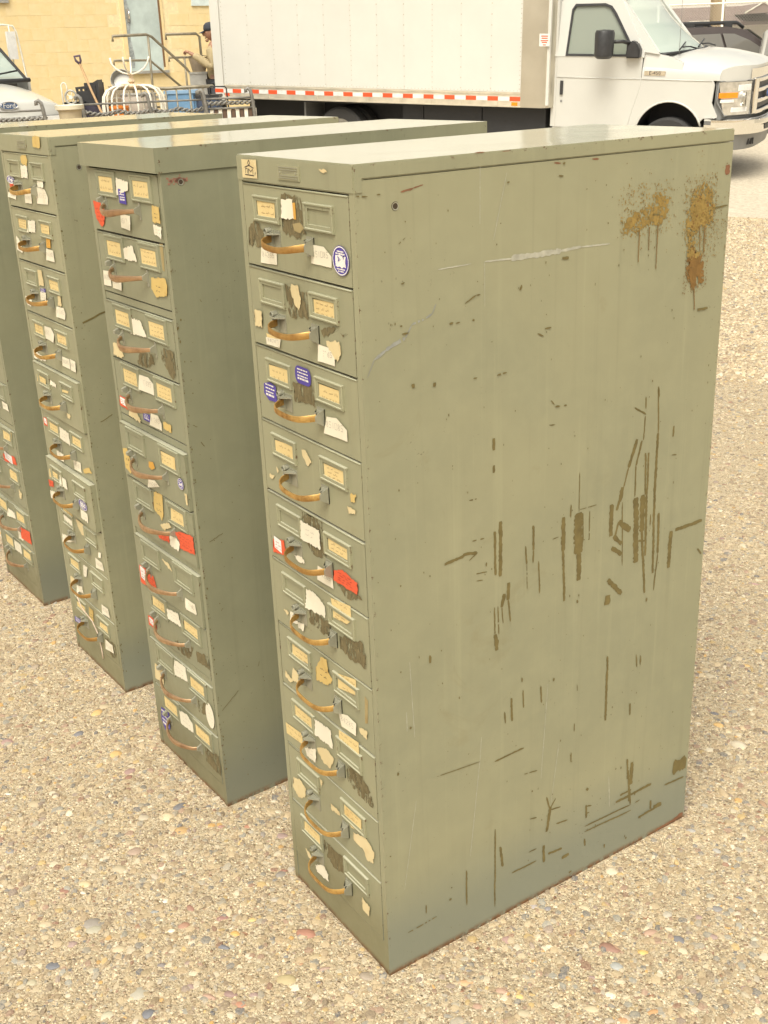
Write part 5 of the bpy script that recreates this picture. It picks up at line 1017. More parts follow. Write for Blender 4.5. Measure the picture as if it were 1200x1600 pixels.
# white wrought-iron plant stand
Mf,g=local(px(208),T0); PS=thing('plant_stand','white wire plant stand with curved ribs and open arms on top','plant stand',Mf)
def zl(y,x=208): return pz(x,y)-g
for k in range(14):
    a=k*2*math.pi/14+.1; c,s=math.cos(a),math.sin(a); bm=bmesh.new()
    tube(bm,[(c*r_,s*r_,z) for r_,z in ((.10,zl(131)),(.24,zl(133)),(.33,zl(138)),(.38,zl(147)),(.395,zl(160)),(.395,zl(178)),(.37,.05))],.013,6); obj('rib',bm,M_WIRE,PS)
M_RW=simple('rust_stained_white_iron',(.60,.46,.30),.6,0,.3,14)
bm=bmesh.new(); lathe(bm,[(.0,zl(129)),(.13,zl(129)),(.15,zl(133)),(.12,zl(136)),(.0,zl(136))],20); lathe(bm,[(.02,zl(129)),(.05,zl(126)),(.025,zl(121)),(.035,zl(116)),(0,zl(114))],12); obj('hub',bm,M_RW,PS,True)
for a,rr in ((0.1,.25),(3.2,.24),(1.7,.24),(4.6,.25)):
    bm=bmesh.new(); c,s=math.cos(a),math.sin(a)
    tube(bm,[(c*r_,s*r_,z) for r_,z in ((.01,zl(116)),(.10,zl(113)),(.18,zl(107)),(.225,zl(100)),(rr,zl(91)))],.012,6); obj('arm',bm,M_WIRE,PS)
bm=bmesh.new(); tube(bm,[(.395*math.cos(k*.3491),.395*math.sin(k*.3491),.06) for k in range(18)],.012,6,True); obj('base_ring',bm,M_WIRE,PS)
# things behind it
def pot(name,label,cat,x,t,prof,mat,n=22,extra=None):
    Mf,g=local(px(x),t); o=thing(name,label,cat,Mf); bm=bmesh.new(); lathe(bm,prof,n); obj('body',bm,mat,o,True)
    return o
o=pot('metal_drum','dull grey drum standing behind the white plant stand','drum',216,T0+.9,[(0,0),(.22,0),(.22,.30),(.23,.31),(.22,.32),(.22,.62),(.235,.64),(.235,.98),(.22,1.0),(0,1.0)],simple('pinkish_grey_drum',(.42,.36,.30),.6))
bm=bmesh.new(); lathe(bm,[(.232,.985),(.245,.99),(.245,1.01),(.2,1.015),(0,1.012)],22); obj('lid',bm,M_GALV,o,True)
o=pot('orange_bucket','orange plastic bucket half hidden behind the ribs of the plant stand','bucket',182,T0+.75,[(0,0),(.13,0),(.165,.84),(.175,.84),(.175,.87),(.15,.87),(.12,.05)],simple('orange_plastic',(.75,.24,.04),.4))
bm=bmesh.new(); tube(bm,[(.17*math.cos(k*.314),0,.85+.12*math.sin(k*.314)) for k in range(11)],.005,5); obj('handle',bm,M_GALV,o)
Mf,g=local(px(192),T0+1.1); o=thing('galvanised_tub','grey round tub tilted on edge above the plant stand','tub',Mf)
bm=bmesh.new(); Mx=Matrix.Translation((0,0,pz(192,124)-g))@Matrix.Rotation(R(68),4,'X')@Matrix.Rotation(R(20),4,'Z'); lathe(bm,[(0,-.10),(.11,-.10),(.135,.0),(.145,.005),(.135,.01),(.115,-.085),(0,-.09)],22,Mx); obj('basin',bm,M_GALV,o,True)
bm=bmesh.new(); lathe(bm,[(0,-.083),(.112,-.08),(.12,-.06),(0,-.055)],22,Mx); obj('inside_shadow_paint',bm,simple('dark_enamel',(.10,.085,.07),.5),o) if False else bm.free()
bm=bmesh.new(); box(bm,-.16,.16,-.12,.12,0,pz(192,131)-g-.02); obj('stand_box',bm,simple('dark_crate_wood',(.30,.24,.16),.8),o,False,.01)
# shovel
Mf,g=local(px(140),T0+.25); SH=thing('shovel','wooden-shafted shovel with a dark D grip leaning by the black crate','shovel',Mf)
def q(x,y,dy=0): return (px(x)-px(140),dy,pz(x,y)-g)
bm=bmesh.new(); tube(bm,[q(124.5,101,.25),q(141,140,.12),q(159,180,0),q(168,200,-.05)],.016,8); obj('shaft',bm,simple('shovel_ash_wood',(.44,.28,.14),.6),SH)
bm=bmesh.new(); tube(bm,[q(124.5,101,.25),q(119,96,.25),q(117,90,.25),q(126,88.5,.25),q(126.5,96,.25),q(124.5,101,.25)],.016,7); obj('grip',bm,simple('dark_purple_grip',(.09,.06,.09),.5),SH)
bm=bmesh.new(); grid(bm,6,8,lambda u,v:(.235+.10*v+(u-.5)*.22*(1-.5*v**3),-.06-.03*v+.04*(2*u-1)**2,.42-.40*v)); obj('blade',bm,M_GALV,SH,'all')
# black crate
Mf,g=local(px(138),T0+.55); CR=thing('black_crate','black plastic crate with square holes along its rim, left of the plant stand','crate',Mf)
zt_,zb_=pz(136,135)-g,pz(136,181)-g
fr_=panel([(-.15,zt_),(.11,zt_+.02),(.12,.30),(-.04,.30)],[[(-.12+.055*k,zt_-.05),(-.09+.055*k,zt_-.05),(-.09+.055*k,zt_-.02),(-.12+.055*k,zt_-.02)] for k in range(4)],.03,bev=.003); obj('front_side',fr_,M_BLK,CR)
obj('rear_side',B(-.10,.16,.28,.31,.30,zt_+.05),M_BLK,CR); 
bm=bmesh.new(); prism(bm,[(.02,zt_+.02),(.15,zt_+.085),(.165,zt_-.2),(.12,.30)],'y',.0,.28); obj('end_side',bm,M_BLK,CR)
obj('load',B(-.06,.24,-.12,.27,.02,.92),simple('dark_blue_cloth',(.045,.04,.06),.9),CR,True,.03,2)
# small wheel and hoop
Mf,g=local(px(108),T0+.3); WL=thing('hand_cart','small hand cart with white hoop and spoked wheel behind the white hood','cart',Mf)
zc=pz(111,150)-g
bm=bmesh.new(); tube(bm,[(.03+.075*math.cos(k*.3142),0,zc+.085*math.sin(k*.3142)) for k in range(20)],.014,6,True); w_=obj('wheel',bm,M_GALV,WL)
bm=bmesh.new(); lathe(bm,[(.0,-.02),(.025,-.02),(.025,.02),(0,.02)],10,Matrix.Translation((.03,0,zc))@Matrix.Rotation(R(90),4,'X'))
for k in range(5): tube(bm,[(.03,0,zc),(.03+.07*math.cos(k*1.257),0,zc+.08*math.sin(k*1.257))],.006,4)
obj('spokes',bm,M_WIRE,w_)
bm=bmesh.new(); tube(bm,[(-.085,.02,zc-.3),(-.085,.02,zc+.10)]+[(-.05+.035*math.cos(R(180-20*k)),.02,zc+.13+.05*math.sin(R(180-20*k))) for k in range(10)]+[(-.012,.02,zc+.05)],.010,6); obj('hoop_handle',bm,M_WIRE,WL)
bm=bmesh.new(); box(bm,-.10,.16,.03,.3,.1,zc-.06); obj('cart_body',bm,M_CHS,WL,False,.02)
# cream pedestal urn
Mf,g=local(px(107),T0-1.2); 
UR=thing('stone_urn','cream stone urn with a wide flat rim in front of the white hood','urn',Mf); k_=(T0-1.2)/T0
zr=1.4387-(163-116.3)/121.2*k_-g
bm=bmesh.new(); lathe(bm,[(0,0),(.17,0),(.17,.06),(.11,.10),(.10,zr*.45),(.13,zr-.12),(.135,zr-.05),(.15,zr-.035)],24); obj('stem',bm,simple('urn_stone_tan',(.46,.38,.25),.85),UR,True)
bm=bmesh.new(); lathe(bm,[(.12,zr-.04),(.165,zr-.03),(.172,zr+.015),(.155,zr+.022),(.13,zr+.0),(0,zr-.02)],28); obj('rim',bm,simple('urn_stone_cream',(.70,.64,.50),.8),UR,True)
# iron garden benches
def bench(x0,x1,t,ytop,label,slats,rope):
    sc=t/T0; lat=px((x0+x1)/2); Mf,g=local(lat,t); b=thing('iron_bench',label,'bench',Mf,'iron benches set out across the yard')
    L=(x1-x0)/121.2*sc; xm=(x0+x1)/2; zT=1.4387-(ytop-(120.6-.0404*xm))/121.2*sc-g
    for s in (-1,1):
        bm=bmesh.new(); x=s*L/2
        tube(bm,[(x-.02*1,.30,.02),(x-.01,.20,.25),(x-.005,.06,.40),(x-.03,.0,zT-.20),(x-.045,-.01,zT-.05),(x-.055,-.01,zT+.015),(x-.085,-.01,zT+.045),(x-.115,-.01,zT+.03),(x-.110,-.01,zT-.005)],.022,8); obj('bench_end',bm,M_IRON,b)
        bm=bmesh.new(); tube(bm,[(x-.01,.10,.38),(x,-.25,.36),(x,-.42,.40),(x,-.45,.20),(x,-.48,.02)],.020,8); obj('front_leg',bm,M_IRON,b)
    bm=bmesh.new(); tube(bm,[(-L/2-.03,0,zT-.06),(L/2-.03,0,zT-.06)],.012,8); obj('back_rail',bm,M_IRON,b)
    zl_=zT-(.175 if slats else .24); bm=bmesh.new(); tube(bm,[(-L/2-.02,.02,zl_),(L/2-.02,.02,zl_)],.013,8); obj('back_rail',bm,M_IRON,b)
    bm=bmesh.new(); n=int(L/.028)
    for ph in (0,math.pi):
        tube(bm,[(-L/2-.02+L*i/n,.01+.018*math.sin(i*1.5+ph),zT-(.115 if slats else .15)-(.035*math.sin(math.pi*((i/n*2)%1)) if rope else 0)+.020*math.cos(i*1.5+ph)) for i in range(n+1)],.014,5)
    obj('twisted_rail',bm,M_IRON,b)
    ns=max(4,int(L/(.05 if slats else .075)))
    for i in range(ns):
        x=-L/2+L*(i+.5)/ns
        bm=bmesh.new(); box(bm,x-.026,x+.026,-.40,.03,.405,.43); 
        if slats: box(bm,x-.022,x+.022,.03,.045,.43,zT-.185)
        obj('slat',bm,(M_WIRE if i%2==0 else simple_brown) if slats else M_IRON,b,False,.004)
    return b
simple_brown=simple('dark_brown_slat',(.11,.065,.04),.6)
bench(133,237,T0-.9,150,'grey iron bench back with twisted rail, in front of the plant stand',False,True)
bench(237,322,T0-.7,146,'grey iron bench back with twisted rail, in front of the blue bin',False,True)
bench(324,398,T0-.8,142,'iron bench with white and brown striped slats by the truck',True,False)
bench(-30,72,T0-2.0,162,'grey iron bench back in front of the white hood',False,False)
# pipe rack with blue bin
Mf,g=local(px(262),T0+.2); PR_=thing('pipe_rack','long grey pipe rack standing in front of the blue bin','rack',Mf)
def q(x,y,dy=0): return (px(x)-px(262),dy,pz(x,y)-g)
bm=bmesh.new(); tube(bm,[q(172,136),q(262,136.5),q(300,134),q(334,132.5)],.021,8); obj('top_pipe',bm,M_STL,PR_)
for x in (259,276,297,318): 
    bm=bmesh.new(); tube(bm,[q(x,136),(px(x)-px(262)+.01,0,.0)],.012 if x!=297 else .016,6); obj('upright',bm,M_STL,PR_)
bm=bmesh.new(); tube(bm,[q(332,185,-.3),q(333,135,-.3),q(335,132.6,-.3),q(357,132.6,-.3),q(359,135,-.3),q(361,185,-.3)],.010,6); obj('end_frame',bm,M_CHS,PR_)
bm=bmesh.new(); tube(bm,[q(330,133,-.3),q(330,133,.3)],.012,6); obj('cross_pipe',bm,M_STL,PR_)
Mf,g=local(px(285),T0+.75); BB=thing('blue_bin','light blue plastic bin behind the pipe rack','bin',Mf)
z1=pz(285,141)-g
bm=bmesh.new(); prism(bm,[(-.17,.05),(.18,.05),(.205,z1),(-.20,z1)],'y',-.22,.22); obj('body',bm,simple('light_blue_plastic',(.16,.30,.48),.4),BB,True,.03,2)
obj('rim',B(-.215,.22,-.235,.235,z1-.03,z1+.01),simple('pale_blue_rim',(.24,.38,.55),.4),BB,False,.008)
Mf,g=local(px(322),T0+.7); DB=thing('dark_bin','dark navy bin beside the light blue bin','bin',Mf); z1=pz(322,147)-g
bm=bmesh.new(); prism(bm,[(-.10,.05),(.16,.05),(.18,z1),(-.12,z1)],'y',-.2,.2); obj('body',bm,simple('navy_plastic',(.05,.07,.12),.5),DB,True,.03,2); obj('rim',B(-.13,.19,-.21,.21,z1-.03,z1+.005),M_BLK,DB,False,.006)
# galvanised bucket on a grey box by the wall
k_=18.4/T0; Mf,g=local(px(314),18.4); o=thing('metal_box','grey metal box standing by the wall behind the person','box',Mf); zz=1.4387-(115-108)/121.2*k_-g
obj('body',B(-.13,.13,-.15,.15,0,zz),M_GALV,o,False,.01); obj('lid',B(-.14,.14,-.16,.16,zz+.002,zz+.03),M_GALV,o,False,.006)
Mf2=Mf.copy(); Mf2.translation.z+=zz+.032; o=thing('metal_bucket','dull metal bucket with dark open top sitting on the grey box','bucket',Mf2)
bm=bmesh.new(); lathe(bm,[(0,0),(.10,0),(.145,.20),(.152,.205),(.138,.205),(.10,.02),(0,.02)],20); obj('pail',bm,simple('dull_zinc',(.33,.27,.20),.55,.3),o,True)
bm=bmesh.new(); tube(bm,[(.146*math.cos(k*.314),.02,.2+.03*math.sin(k*.314)) for k in range(11)],.005,5); obj('handle',bm,M_CHS,o)
# ------------------------------------------------------------------ person
def skin(name,verts,edges,rad,mat,parent,sub=2,root=0,tf=None):
    bm=bmesh.new(); ly=bm.verts.layers.skin.verify(); vv=[bm.verts.new(v) for v in verts]
    for a,b_ in edges: bm.edges.new((vv[a],vv[b_]))
    for i,v in enumerate(vv):
        r_=rad[i]; v[ly].radius=(r_,r_) if not isinstance(r_,tuple) else r_; v[ly].use_root=(i==root)
    me=bpy.data.meshes.new(name); bm.to_mesh(me); bm.free(); o=mk(name,me)
    o.modifiers.new('s','SKIN'); sb=o.modifiers.new('d','SUBSURF'); sb.levels=sub; sb.render_levels=sub
    dg=bpy.context.evaluated_depsgraph_get(); m2=bpy.data.meshes.new_from_object(o.evaluated_get(dg)); bpy.data.objects.remove(o); bpy.data.meshes.remove(me)
    m2.name=name; m2.materials.clear(); m2.materials.append(mat); m2.polygons.foreach_set('use_smooth',[True]*len(m2.polygons))
    if tf:
        for v in m2.vertices: v.co=tf(v.co)
    return mk(name,m2,parent)
k_=18.3/T0; Mf,g=local(px(341),18.3)
PE=thing('person','person in tan jacket and dark cap behind the truck, one fist raised','person',Mf)
M_SK=simple('skin_tone',(.36,.19,.12),.5,0,.08,12); M_JK=simple('tan_jacket_cloth',(.42,.34,.20),.85,0,.12,18,.3,40); M_TR=simple('dark_trousers',(.07,.075,.09),.9); M_CAP=simple('dark_cap_cloth',(.045,.05,.065),.8)
H0=1.4387-(55-106.8)/121.2*k_-g          # head centre height above the ground
s_=H0/1.66
def sz(*p): return (p[0],p[1],p[2]*s_)
# body: pelvis, spine, neck, legs, arms in one surface
V=[sz(0,0,.98),sz(0,0,1.15),sz(.01,0,1.33),sz(.0,0,1.46),sz(-.02,0,1.56),
   sz(0,-.10,.92),sz(-.02,-.11,.50),sz(.02,-.11,.09),sz(-.13,-.12,.03), sz(0,.10,.92),sz(.03,.11,.50),sz(.06,.11,.09),sz(-.09,.12,.03),
   sz(.0,-.19,1.43),sz(-.02,-.24,1.17),sz(-.24,-.22,1.33),sz(-.37,-.21,1.40), sz(.0,.19,1.43),sz(-.06,.23,1.14),sz(-.25,.16,.98),sz(-.34,.13,.90)]
E_=[(0,1),(1,2),(2,3),(3,4),(0,5),(5,6),(6,7),(7,8),(0,9),(9,10),(10,11),(11,12),(3,13),(13,14),(14,15),(15,16),(3,17),(17,18),(18,19),(19,20)]
RD=[.13,.125,.14,.10,.052,.085,.062,.042,.035,.085,.062,.042,.035,.058,.045,.036,.026,.058,.045,.036,.026]
skin('body',V,E_,RD,M_SK,PE)
skin('jacket',[V[i] for i in (0,1,2,3,13,14,15,17,18,19)]+[sz(-.31,-.215,1.365),sz(-.29,.15,.945)],[(0,1),(1,2),(2,3),(3,4),(4,5),(5,6),(3,7),(7,8),(8,9),(6,10),(9,11)],[.16,.155,.175,.135,.098,.072,.058,.098,.072,.058,.048,.048],M_JK,PE)
skin('trousers',[V[i] for i in (0,5,6,7,9,10,11)],[(0,1),(1,2),(2,3),(0,4),(4,5),(5,6)],[.15,.10,.078,.06,.10,.078,.06],M_TR,PE)
# head with face
bm=bmesh.new(); bmesh.ops.create_uvsphere(bm,u_segments=20,v_segments=14,radius=1)
for v in bm.verts:
    x,y,z=v.co; w=.098*(1-.28*max(0,-z)**1.5); X=x*w*1.08; 
    if x<-.5 and abs(y)<.5: X-=.012*max(0,.55-abs(z+.1))         # face plane
    v.co=(X-.01,y*w*.80,z*.122)
for (c,r_,d) in (((-.115,0,-.012),.020,(1.3,.8,1.4)),((-.100,0,-.068),.020,(.7,1.3,.5)),((0.01,.08,-.01),.026,(.7,.4,1.2)),((0.01,-.08,-.01),.026,(.7,.4,1.2)),((-.085,0,-.105),.026,(1,1.1,.8))):
    bmesh.ops.create_uvsphere(bm,u_segments=8,v_segments=6,radius=r_,matrix=Matrix.Translation(c)@Matrix.Diagonal((*d,1)))
HM=Matrix.Translation((-.03,0,H0))@Matrix.Rotation(R(-6),4,'Y')
for v in bm.verts: v.co=HM@v.co
obj('head',bm,M_SK,PE,'all')
for y in (-.033,.033):
    bm=bmesh.new(); bmesh.ops.create_uvsphere(bm,u_segments=8,v_segments=6,radius=.011,matrix=HM@Matrix.Translation((-.104,y,.015))); obj('eye',bm,simple('eye_dark',(.05,.035,.03),.2),PE,'all')
bm=bmesh.new(); lathe(bm,[(.104,.0),(.106,.04),(.095,.085),(.06,.115),(0,.122)],20,HM@Matrix.Translation((.0,0,.022))@Matrix.Diagonal((1.05,.84,1,1)))
V_=grid(bm,6,6,lambda u,v:HM@Vector((-.085-.115*u*(1-(2*v-1)**2*.55),(2*v-1)*.078,.042-.03*u-.012*(2*v-1)**2))); obj('cap',bm,M_CAP,PE,'all')
bm=bmesh.new(); grid(bm,8,6,lambda u,v:HM@Vector((.02+.085*math.cos(R(-80+160*u)),.088*math.sin(R(-80+160*u)),.03-.09*v))); obj('hair',bm,simple('dark_hair',(.03,.025,.02),.7),PE,'all')
def hand(wrist,dirv,palm_n,curl,sgn):
    d=Vector(dirv).normalized(); n=Vector(palm_n); n=(n-d*n.dot(d)).normalized(); s=d.cross(n)*sgn; w=Vector(wrist)
    verts=[w-d*.03,w+d*.02,w+d*.055]; ed=[(0,1),(1,2)]; rad=[.027,(.036,.024),(.036,.022)]
    o1=skin('hand',[tuple(v) for v in verts],ed,[r_ if not isinstance(r_,tuple) else r_ for r_ in rad],M_SK,PE,1)
    for k,(off,l) in enumerate(((-.030,.066),(-.010,.075),(.010,.070),(.029,.056))):
        p=w+d*.055+s*off; P=[p]; a=R(12); 
        for seg in (.45,.32,.26):
            a+=R(curl); p=p+(d*math.cos(a)+n*math.sin(a))*l*seg; P.append(p)
        skin('finger',[tuple(v) for v in P],[(0,1),(1,2),(2,3)],[.0105,.0098,.009,.0078],M_SK,o1,1)
    p=w+d*.015-s*.030; P=[p,p+d*.025-s*.02+n*.012,p+d*.05-s*.012+n*.028,p+d*.066+n*.034]
    skin('thumb',[tuple(v) for v in P],[(0,1),(1,2),(2,3)],[.013,.012,.0105,.009],M_SK,o1,1)
hand(V[16],(-.95,.05,.30),(0,.3,-1),62,1); hand(V[20],(-.8,-.1,-.5),(.2,.3,-1),25,-1)
for y in (-.115,.115):
    bm=bmesh.new(); bmesh.ops.create_uvsphere(bm,u_segments=14,v_segments=8,radius=1,matrix=Matrix.Translation((-.04+.02*(y>0),y,.045))@Matrix.Diagonal((.14,.05,.05,1))); obj('shoe',bm,M_CAP,PE,'all')
# ------------------------------------------------------------------ white work truck at the left
t_=15.0; k_=t_/T0
Mn=frame(px(12)*k_,t_,None,0); g=Mn.translation.z
hd_=R(40); f=Vector((-FH.x*math.cos(hd_)+RH.x*math.sin(hd_),-FH.y*math.cos(hd_)+RH.y*math.sin(hd_),0)); l=Vector((-f.y,f.x,0))
WTm=fm(Mn.translation-f*.0,f,l,Vector((0,0,1)))
WT=thing('work_truck','white work truck with blue oval badge on its sloping hood, cut by the left edge','truck',WTm)
ze=1.4387-(162-120.1)/121.2*k_-g       # badge height
zr_=ze+.30
def hood2(u,v):
    y=(2*v-1); w=1.02-.16*(1-u); ay=abs(y)
    s=-1.25*(1-u)-.02-.36*ay**3.2*u
    z=zr_-.02-(zr_-ze-.06)*u**1.6-.20*ay**3.5-(.0 if u<.93 else .0)
    return (s,y*w,z)
bm=bmesh.new(); grid(bm,14,24,hood2)
grid(bm,6,24,lambda u,v:(lambda p:(p[0]+.045*math.sin(u*1.57),p[1]*(1+.02*u),p[2]-(.20)*u))(hood2(1,v))); 
bmesh.ops.remove_doubles(bm,verts=bm.verts,dist=.002); h2=obj('hood',bm,M_WH,WT,'all')
bm=bmesh.new(); lathe(bm,[(0,.022),(.070,.02),(.078,.0)],26,Matrix.Translation((.012,0,ze))@Matrix.Rotation(R(90),4,'Y')@Matrix.Diagonal((.62,1.55,1,1))); e=obj('badge',bm,simple('badge_blue',(.10,.15,.27),.3),WT)
bm=bmesh.new(); tube(bm,[(.036,.112*math.cos(k*.2618),ze+.045*math.sin(k*.2618)) for k in range(24)],.004,5,True); obj('badge_rim',bm,M_CHR,e)
textmesh('Ford',.085,Matrix.Translation((.037,0,ze))@Matrix.Rotation(R(90),4,'Z')@Matrix.Rotation(R(90),4,'X'),M_WT,'badge_script',e)
bm=bmesh.new(); box(bm,-.03,.055,-.72,.72,ze-.20,ze-.145); box(bm,-.03,.06,-.74,.74,ze-.30,ze-.215); g2=obj('grille',bm,M_WT,WT,False,.012)
obj('grille_gap',B(-.05,.02,-.74,.74,ze-.44,ze-.14),M_BLK,g2)
bm=bmesh.new(); grid(bm,20,6,lambda u,v:(.14-.22*abs(2*u-1)**3+.05*math.sin(math.pi*v),(2*u-1)*.98,ze-.31-.22*v)); obj('bumper',bm,M_CHR,WT,'all')
for s in (-1,1):
    obj('headlight',B(-.16,-.02,*sorted((s*.66,s*.90)),ze-.33,ze-.20),M_LENS,WT,True,.02,2)
    bm=bmesh.new(); grid(bm,10,8,lambda u,v:(-.16-1.25*u,s*(.70+.28*math.sin(math.pi*.5*v)),ze-.02+.14*u-.28*(1-math.cos(math.pi*.5*v))-.06*(1-u)),flip=s<0); obj('fender',bm,M_WH,WT,'all')
    bm=side(panel([(-.18,ze-.30)]+[(-.66+.44*math.cos(R(a)),.42+.44*math.sin(R(a))) for a in range(20,170,10)]+[(-1.30,.42),(-1.42,ze-.1),(-.20,ze-.26)][::1],[],.03,bev=.003)) if False else bmesh.new()
    bm.free()
    wheel(WT,-.66,s*.86,.38,.38,.24)
    wheel(WT,-4.3,s*.86,.38,.38,.24)
    obj('door',B(-2.74,-1.30,*sorted((s*.89,s*.93)),.50,zr_+.02),M_WH,WT,False,.015)
    bm=bmesh.new(); prism(bm,[(-1.25,zr_+.0),(-2.36,zr_+.62),(-2.32,zr_+.64),(-1.19,zr_)],'y',*sorted((s*.81,s*.85))); obj('windscreen_pillar',bm,M_BLK,WT)
    bm=bmesh.new(); prism(bm,[(-1.36,zr_+.03),(-2.36,zr_+.6),(-2.7,zr_+.6),(-2.7,zr_+.03)],'y',*sorted((s*.84,s*.85))); obj('side_window',bm,M_GLS,WT)
    bm=bmesh.new(); box(bm,-1.93,-1.87,*sorted((s*.95,s*1.07)),zr_+.26,zr_+.62); mi_=obj('mirror',bm,M_WT,WT,True,.025,2)
    bm=bmesh.new(); tube(bm,[(-1.95,s*.82,zr_+.70),(-1.92,s*.92,zr_+.71),(-1.90,s*1.06,zr_+.69),(-1.90,s*1.10,zr_+.62),(-1.89,s*1.13,zr_+.3),(-1.88,s*1.15,zr_+.02),(-1.8,s*.95,zr_-.03)],.014,6); tube(bm,[(-1.90,s*1.0,zr_+.70),(-1.90,s*1.0,zr_+.05)],.010,6); obj('mirror_arm',bm,M_WIRE,mi_)
bm=bmesh.new(); grid(bm,8,12,lambda u,v:(-1.20+.14*math.sin(math.pi*v)-1.12*u,-.84+.04*u+(1.68-.08*u)*v,zr_-.01+.62*u)); w2=obj('windscreen',bm,M_GL,WT,'all')
bm=bmesh.new(); tube(bm,[(-1.16+.14*math.sin(math.pi*v/12),-.86+1.72*v/12,zr_-.015) for v in range(13)],.03,6); obj('cowl_seal',bm,M_BLK,w2)
bm=bmesh.new(); tube(bm,[(-1.08,.1,zr_+.01),(-1.14,.35,zr_+.06),(-1.20,.72,zr_+.11)],.012,5); obj('wiper',bm,M_BLK,w2)
bm=bmesh.new(); box(bm,-2.75,-2.36,-.84,.84,zr_+.60,zr_+.72); box(bm,-2.78,-2.74,-.92,.92,.5,zr_+.65); obj('cab',bm,M_WH,WT,True,.04,2)
obj('cab_inside',B(-2.7,-1.4,-.78,.78,.6,zr_-.05),M_SEAT,WT); obj('truck_body',B(-5.6,-2.9,-1.0,1.0,.7,zr_+.75),M_WH,WT,False,.03); obj('chassis',B(-5.1,-.2,-.45,.45,.4,.66),M_CHS,WT)
obj('front_apron',B(-.12,-.07,-.92,.92,.42,ze-.46),M_CHS,WT)
# ------------------------------------------------------------------ SUV behind the truck
t_=23.6; D_=22.05; lat=((1122-600)/1758.5+.0161)*D_
Mf=frame(lat,t_,None,R(8)); g=Mf.translation.z
SV=thing('parked_suv','dark grey-brown SUV with roof rails, seen past the nose of the white box truck','car',Mf)
M_SV=simple('grey_brown_car_paint',(.085,.07,.066),.22,.3,.08,2)
zb=1.20-g; zt2=1.80-g
def SVs(pts,y0,y1,mat,nm,par,bev=.01):
    bm=bmesh.new(); prism(bm,pts,'y',y0,y1); return obj(nm,bm,mat,par,True,bev)
low=[(-2.6,.30),(-2.65,.7),(-2.55,zb-.02),(1.25,zb-.04),(2.1,zb-.16),(2.2,.75),(2.15,.30)]
SVs(low,-.92,.92,M_SV,'body',SV,.05)
bm=bmesh.new(); prism(bm,[(-2.50,zb),(-2.1,zt2-.02),(-1.6,zt2+.02),(-.2,zt2+.01),(.20,zt2-.06),(1.0,zb)],'y',-.82,.82)
for v in bm.verts:
    if v.co.z>zb+.1: v.co.y*=.88
obj('cabin',bm,M_SV,SV,True,.03)
def sw(pts,nm):
    bm=bmesh.new(); prism(bm,pts,'y',-.015,.0)
    for v in bm.verts: v.co.y+=-.835+(v.co.z-zb)/(zt2-zb)*.098
    return obj(nm,bm,M_GLD,SV)
sw([(-1.45,zb+.05),(-1.40,zt2-.12),(-.36,zt2-.11),(-.22,zb+.05)],'rear_window'); sw([(-.17,zb+.05),(-.31,zt2-.11),(-.08,zt2-.12),(.22,zt2-.24),(.74,zb+.05)],'front_window')
bm=bmesh.new(); grid(bm,4,6,lambda u,v:(1.02-.80*u+.02,(-.78+.08*u)+(1.56-.16*u)*v,zb+.02+(zt2-.07-zb)*u+.004)); obj('windscreen',bm,glass('pale_screen',(.50,.56,.54),.9),SV,'all')
for y in (-.66,.66):
    bm=bmesh.new(); tube(bm,[(-1.9,y,zt2+.01),(-1.75,y,zt2+.085),(.0,y,zt2+.075),(.14,y,zt2-.02)],.022,8,flat=(1,1.5)); rr=obj('roof_rail',bm,M_BLK,SV)
    for x in (-1.0,-.25): obj('rail_foot',B(x,x+.16,y-.02,y+.02,zt2-.01,zt2+.07),M_BLK,rr)
obj('belt_trim',B(-1.6,.95,-.935,-.915,zb-.03,zb+.03),M_BLK,SV)
obj('door_gap',B(-.205,-.195,-.925,-.915,.45,zb-.05),M_BLK,SV)
bm=bmesh.new(); box(bm,.62,.80,-1.10,-.93,zb+.02,zb+.16); obj('mirror',bm,M_SV,SV,True,.03,2)
for x in (-1.75,1.35):
    for y in (-.82,.82): wheel(SV,x,y,.35,.35,.22)
# second car just entering at the right edge
Mf=frame(((1262-600)/1758.5+.0161)*20.5,22.0,None,R(60)); S2=thing('parked_wagon','pale car with red tail light, only its corner showing at the right edge','car',Mf); g=Mf.translation.z
M_S2=simple('silver_car_paint',(.55,.53,.48),.25,.3,.05,2); zb=1.22-g
bm=bmesh.new(); prism(bm,[(-.80,.30),(-.86,.65),(-.82,zb),(3.4,zb-.05),(3.5,.65),(3.45,.3)],'y',-.85,.85); obj('body',bm,M_S2,S2,True,.06)
bm=bmesh.new(); prism(bm,[(-.78,zb),(-.42,zb+.50),(.2,zb+.58),(1.7,zb+.55),(2.4,zb)],'y',-.72,.72); obj('cabin',bm,M_S2,S2,True,.05)
bm=bmesh.new(); prism(bm,[(-.70,zb+.06),(-.44,zb+.44),(.9,zb+.46),(1.0,zb+.06)],'y',.722,.73); obj('side_window',bm,M_GLD,S2)
bm=bmesh.new(); grid(bm,2,2,lambda u,v:(-.765+.30*u-.02,-.62+1.24*v,zb+.07+.38*u)); obj('rear_window',bm,M_GLD,S2)
for y in (-.80,.62): obj('tail_light',B(-.88,-.80,y,y+.18,zb-.36,zb-.12),M_REDL,S2,False,.02)
for x in (.15,2.6):
    for y in (-.75,.75): wheel(S2,x,y,.33,.33,.2)
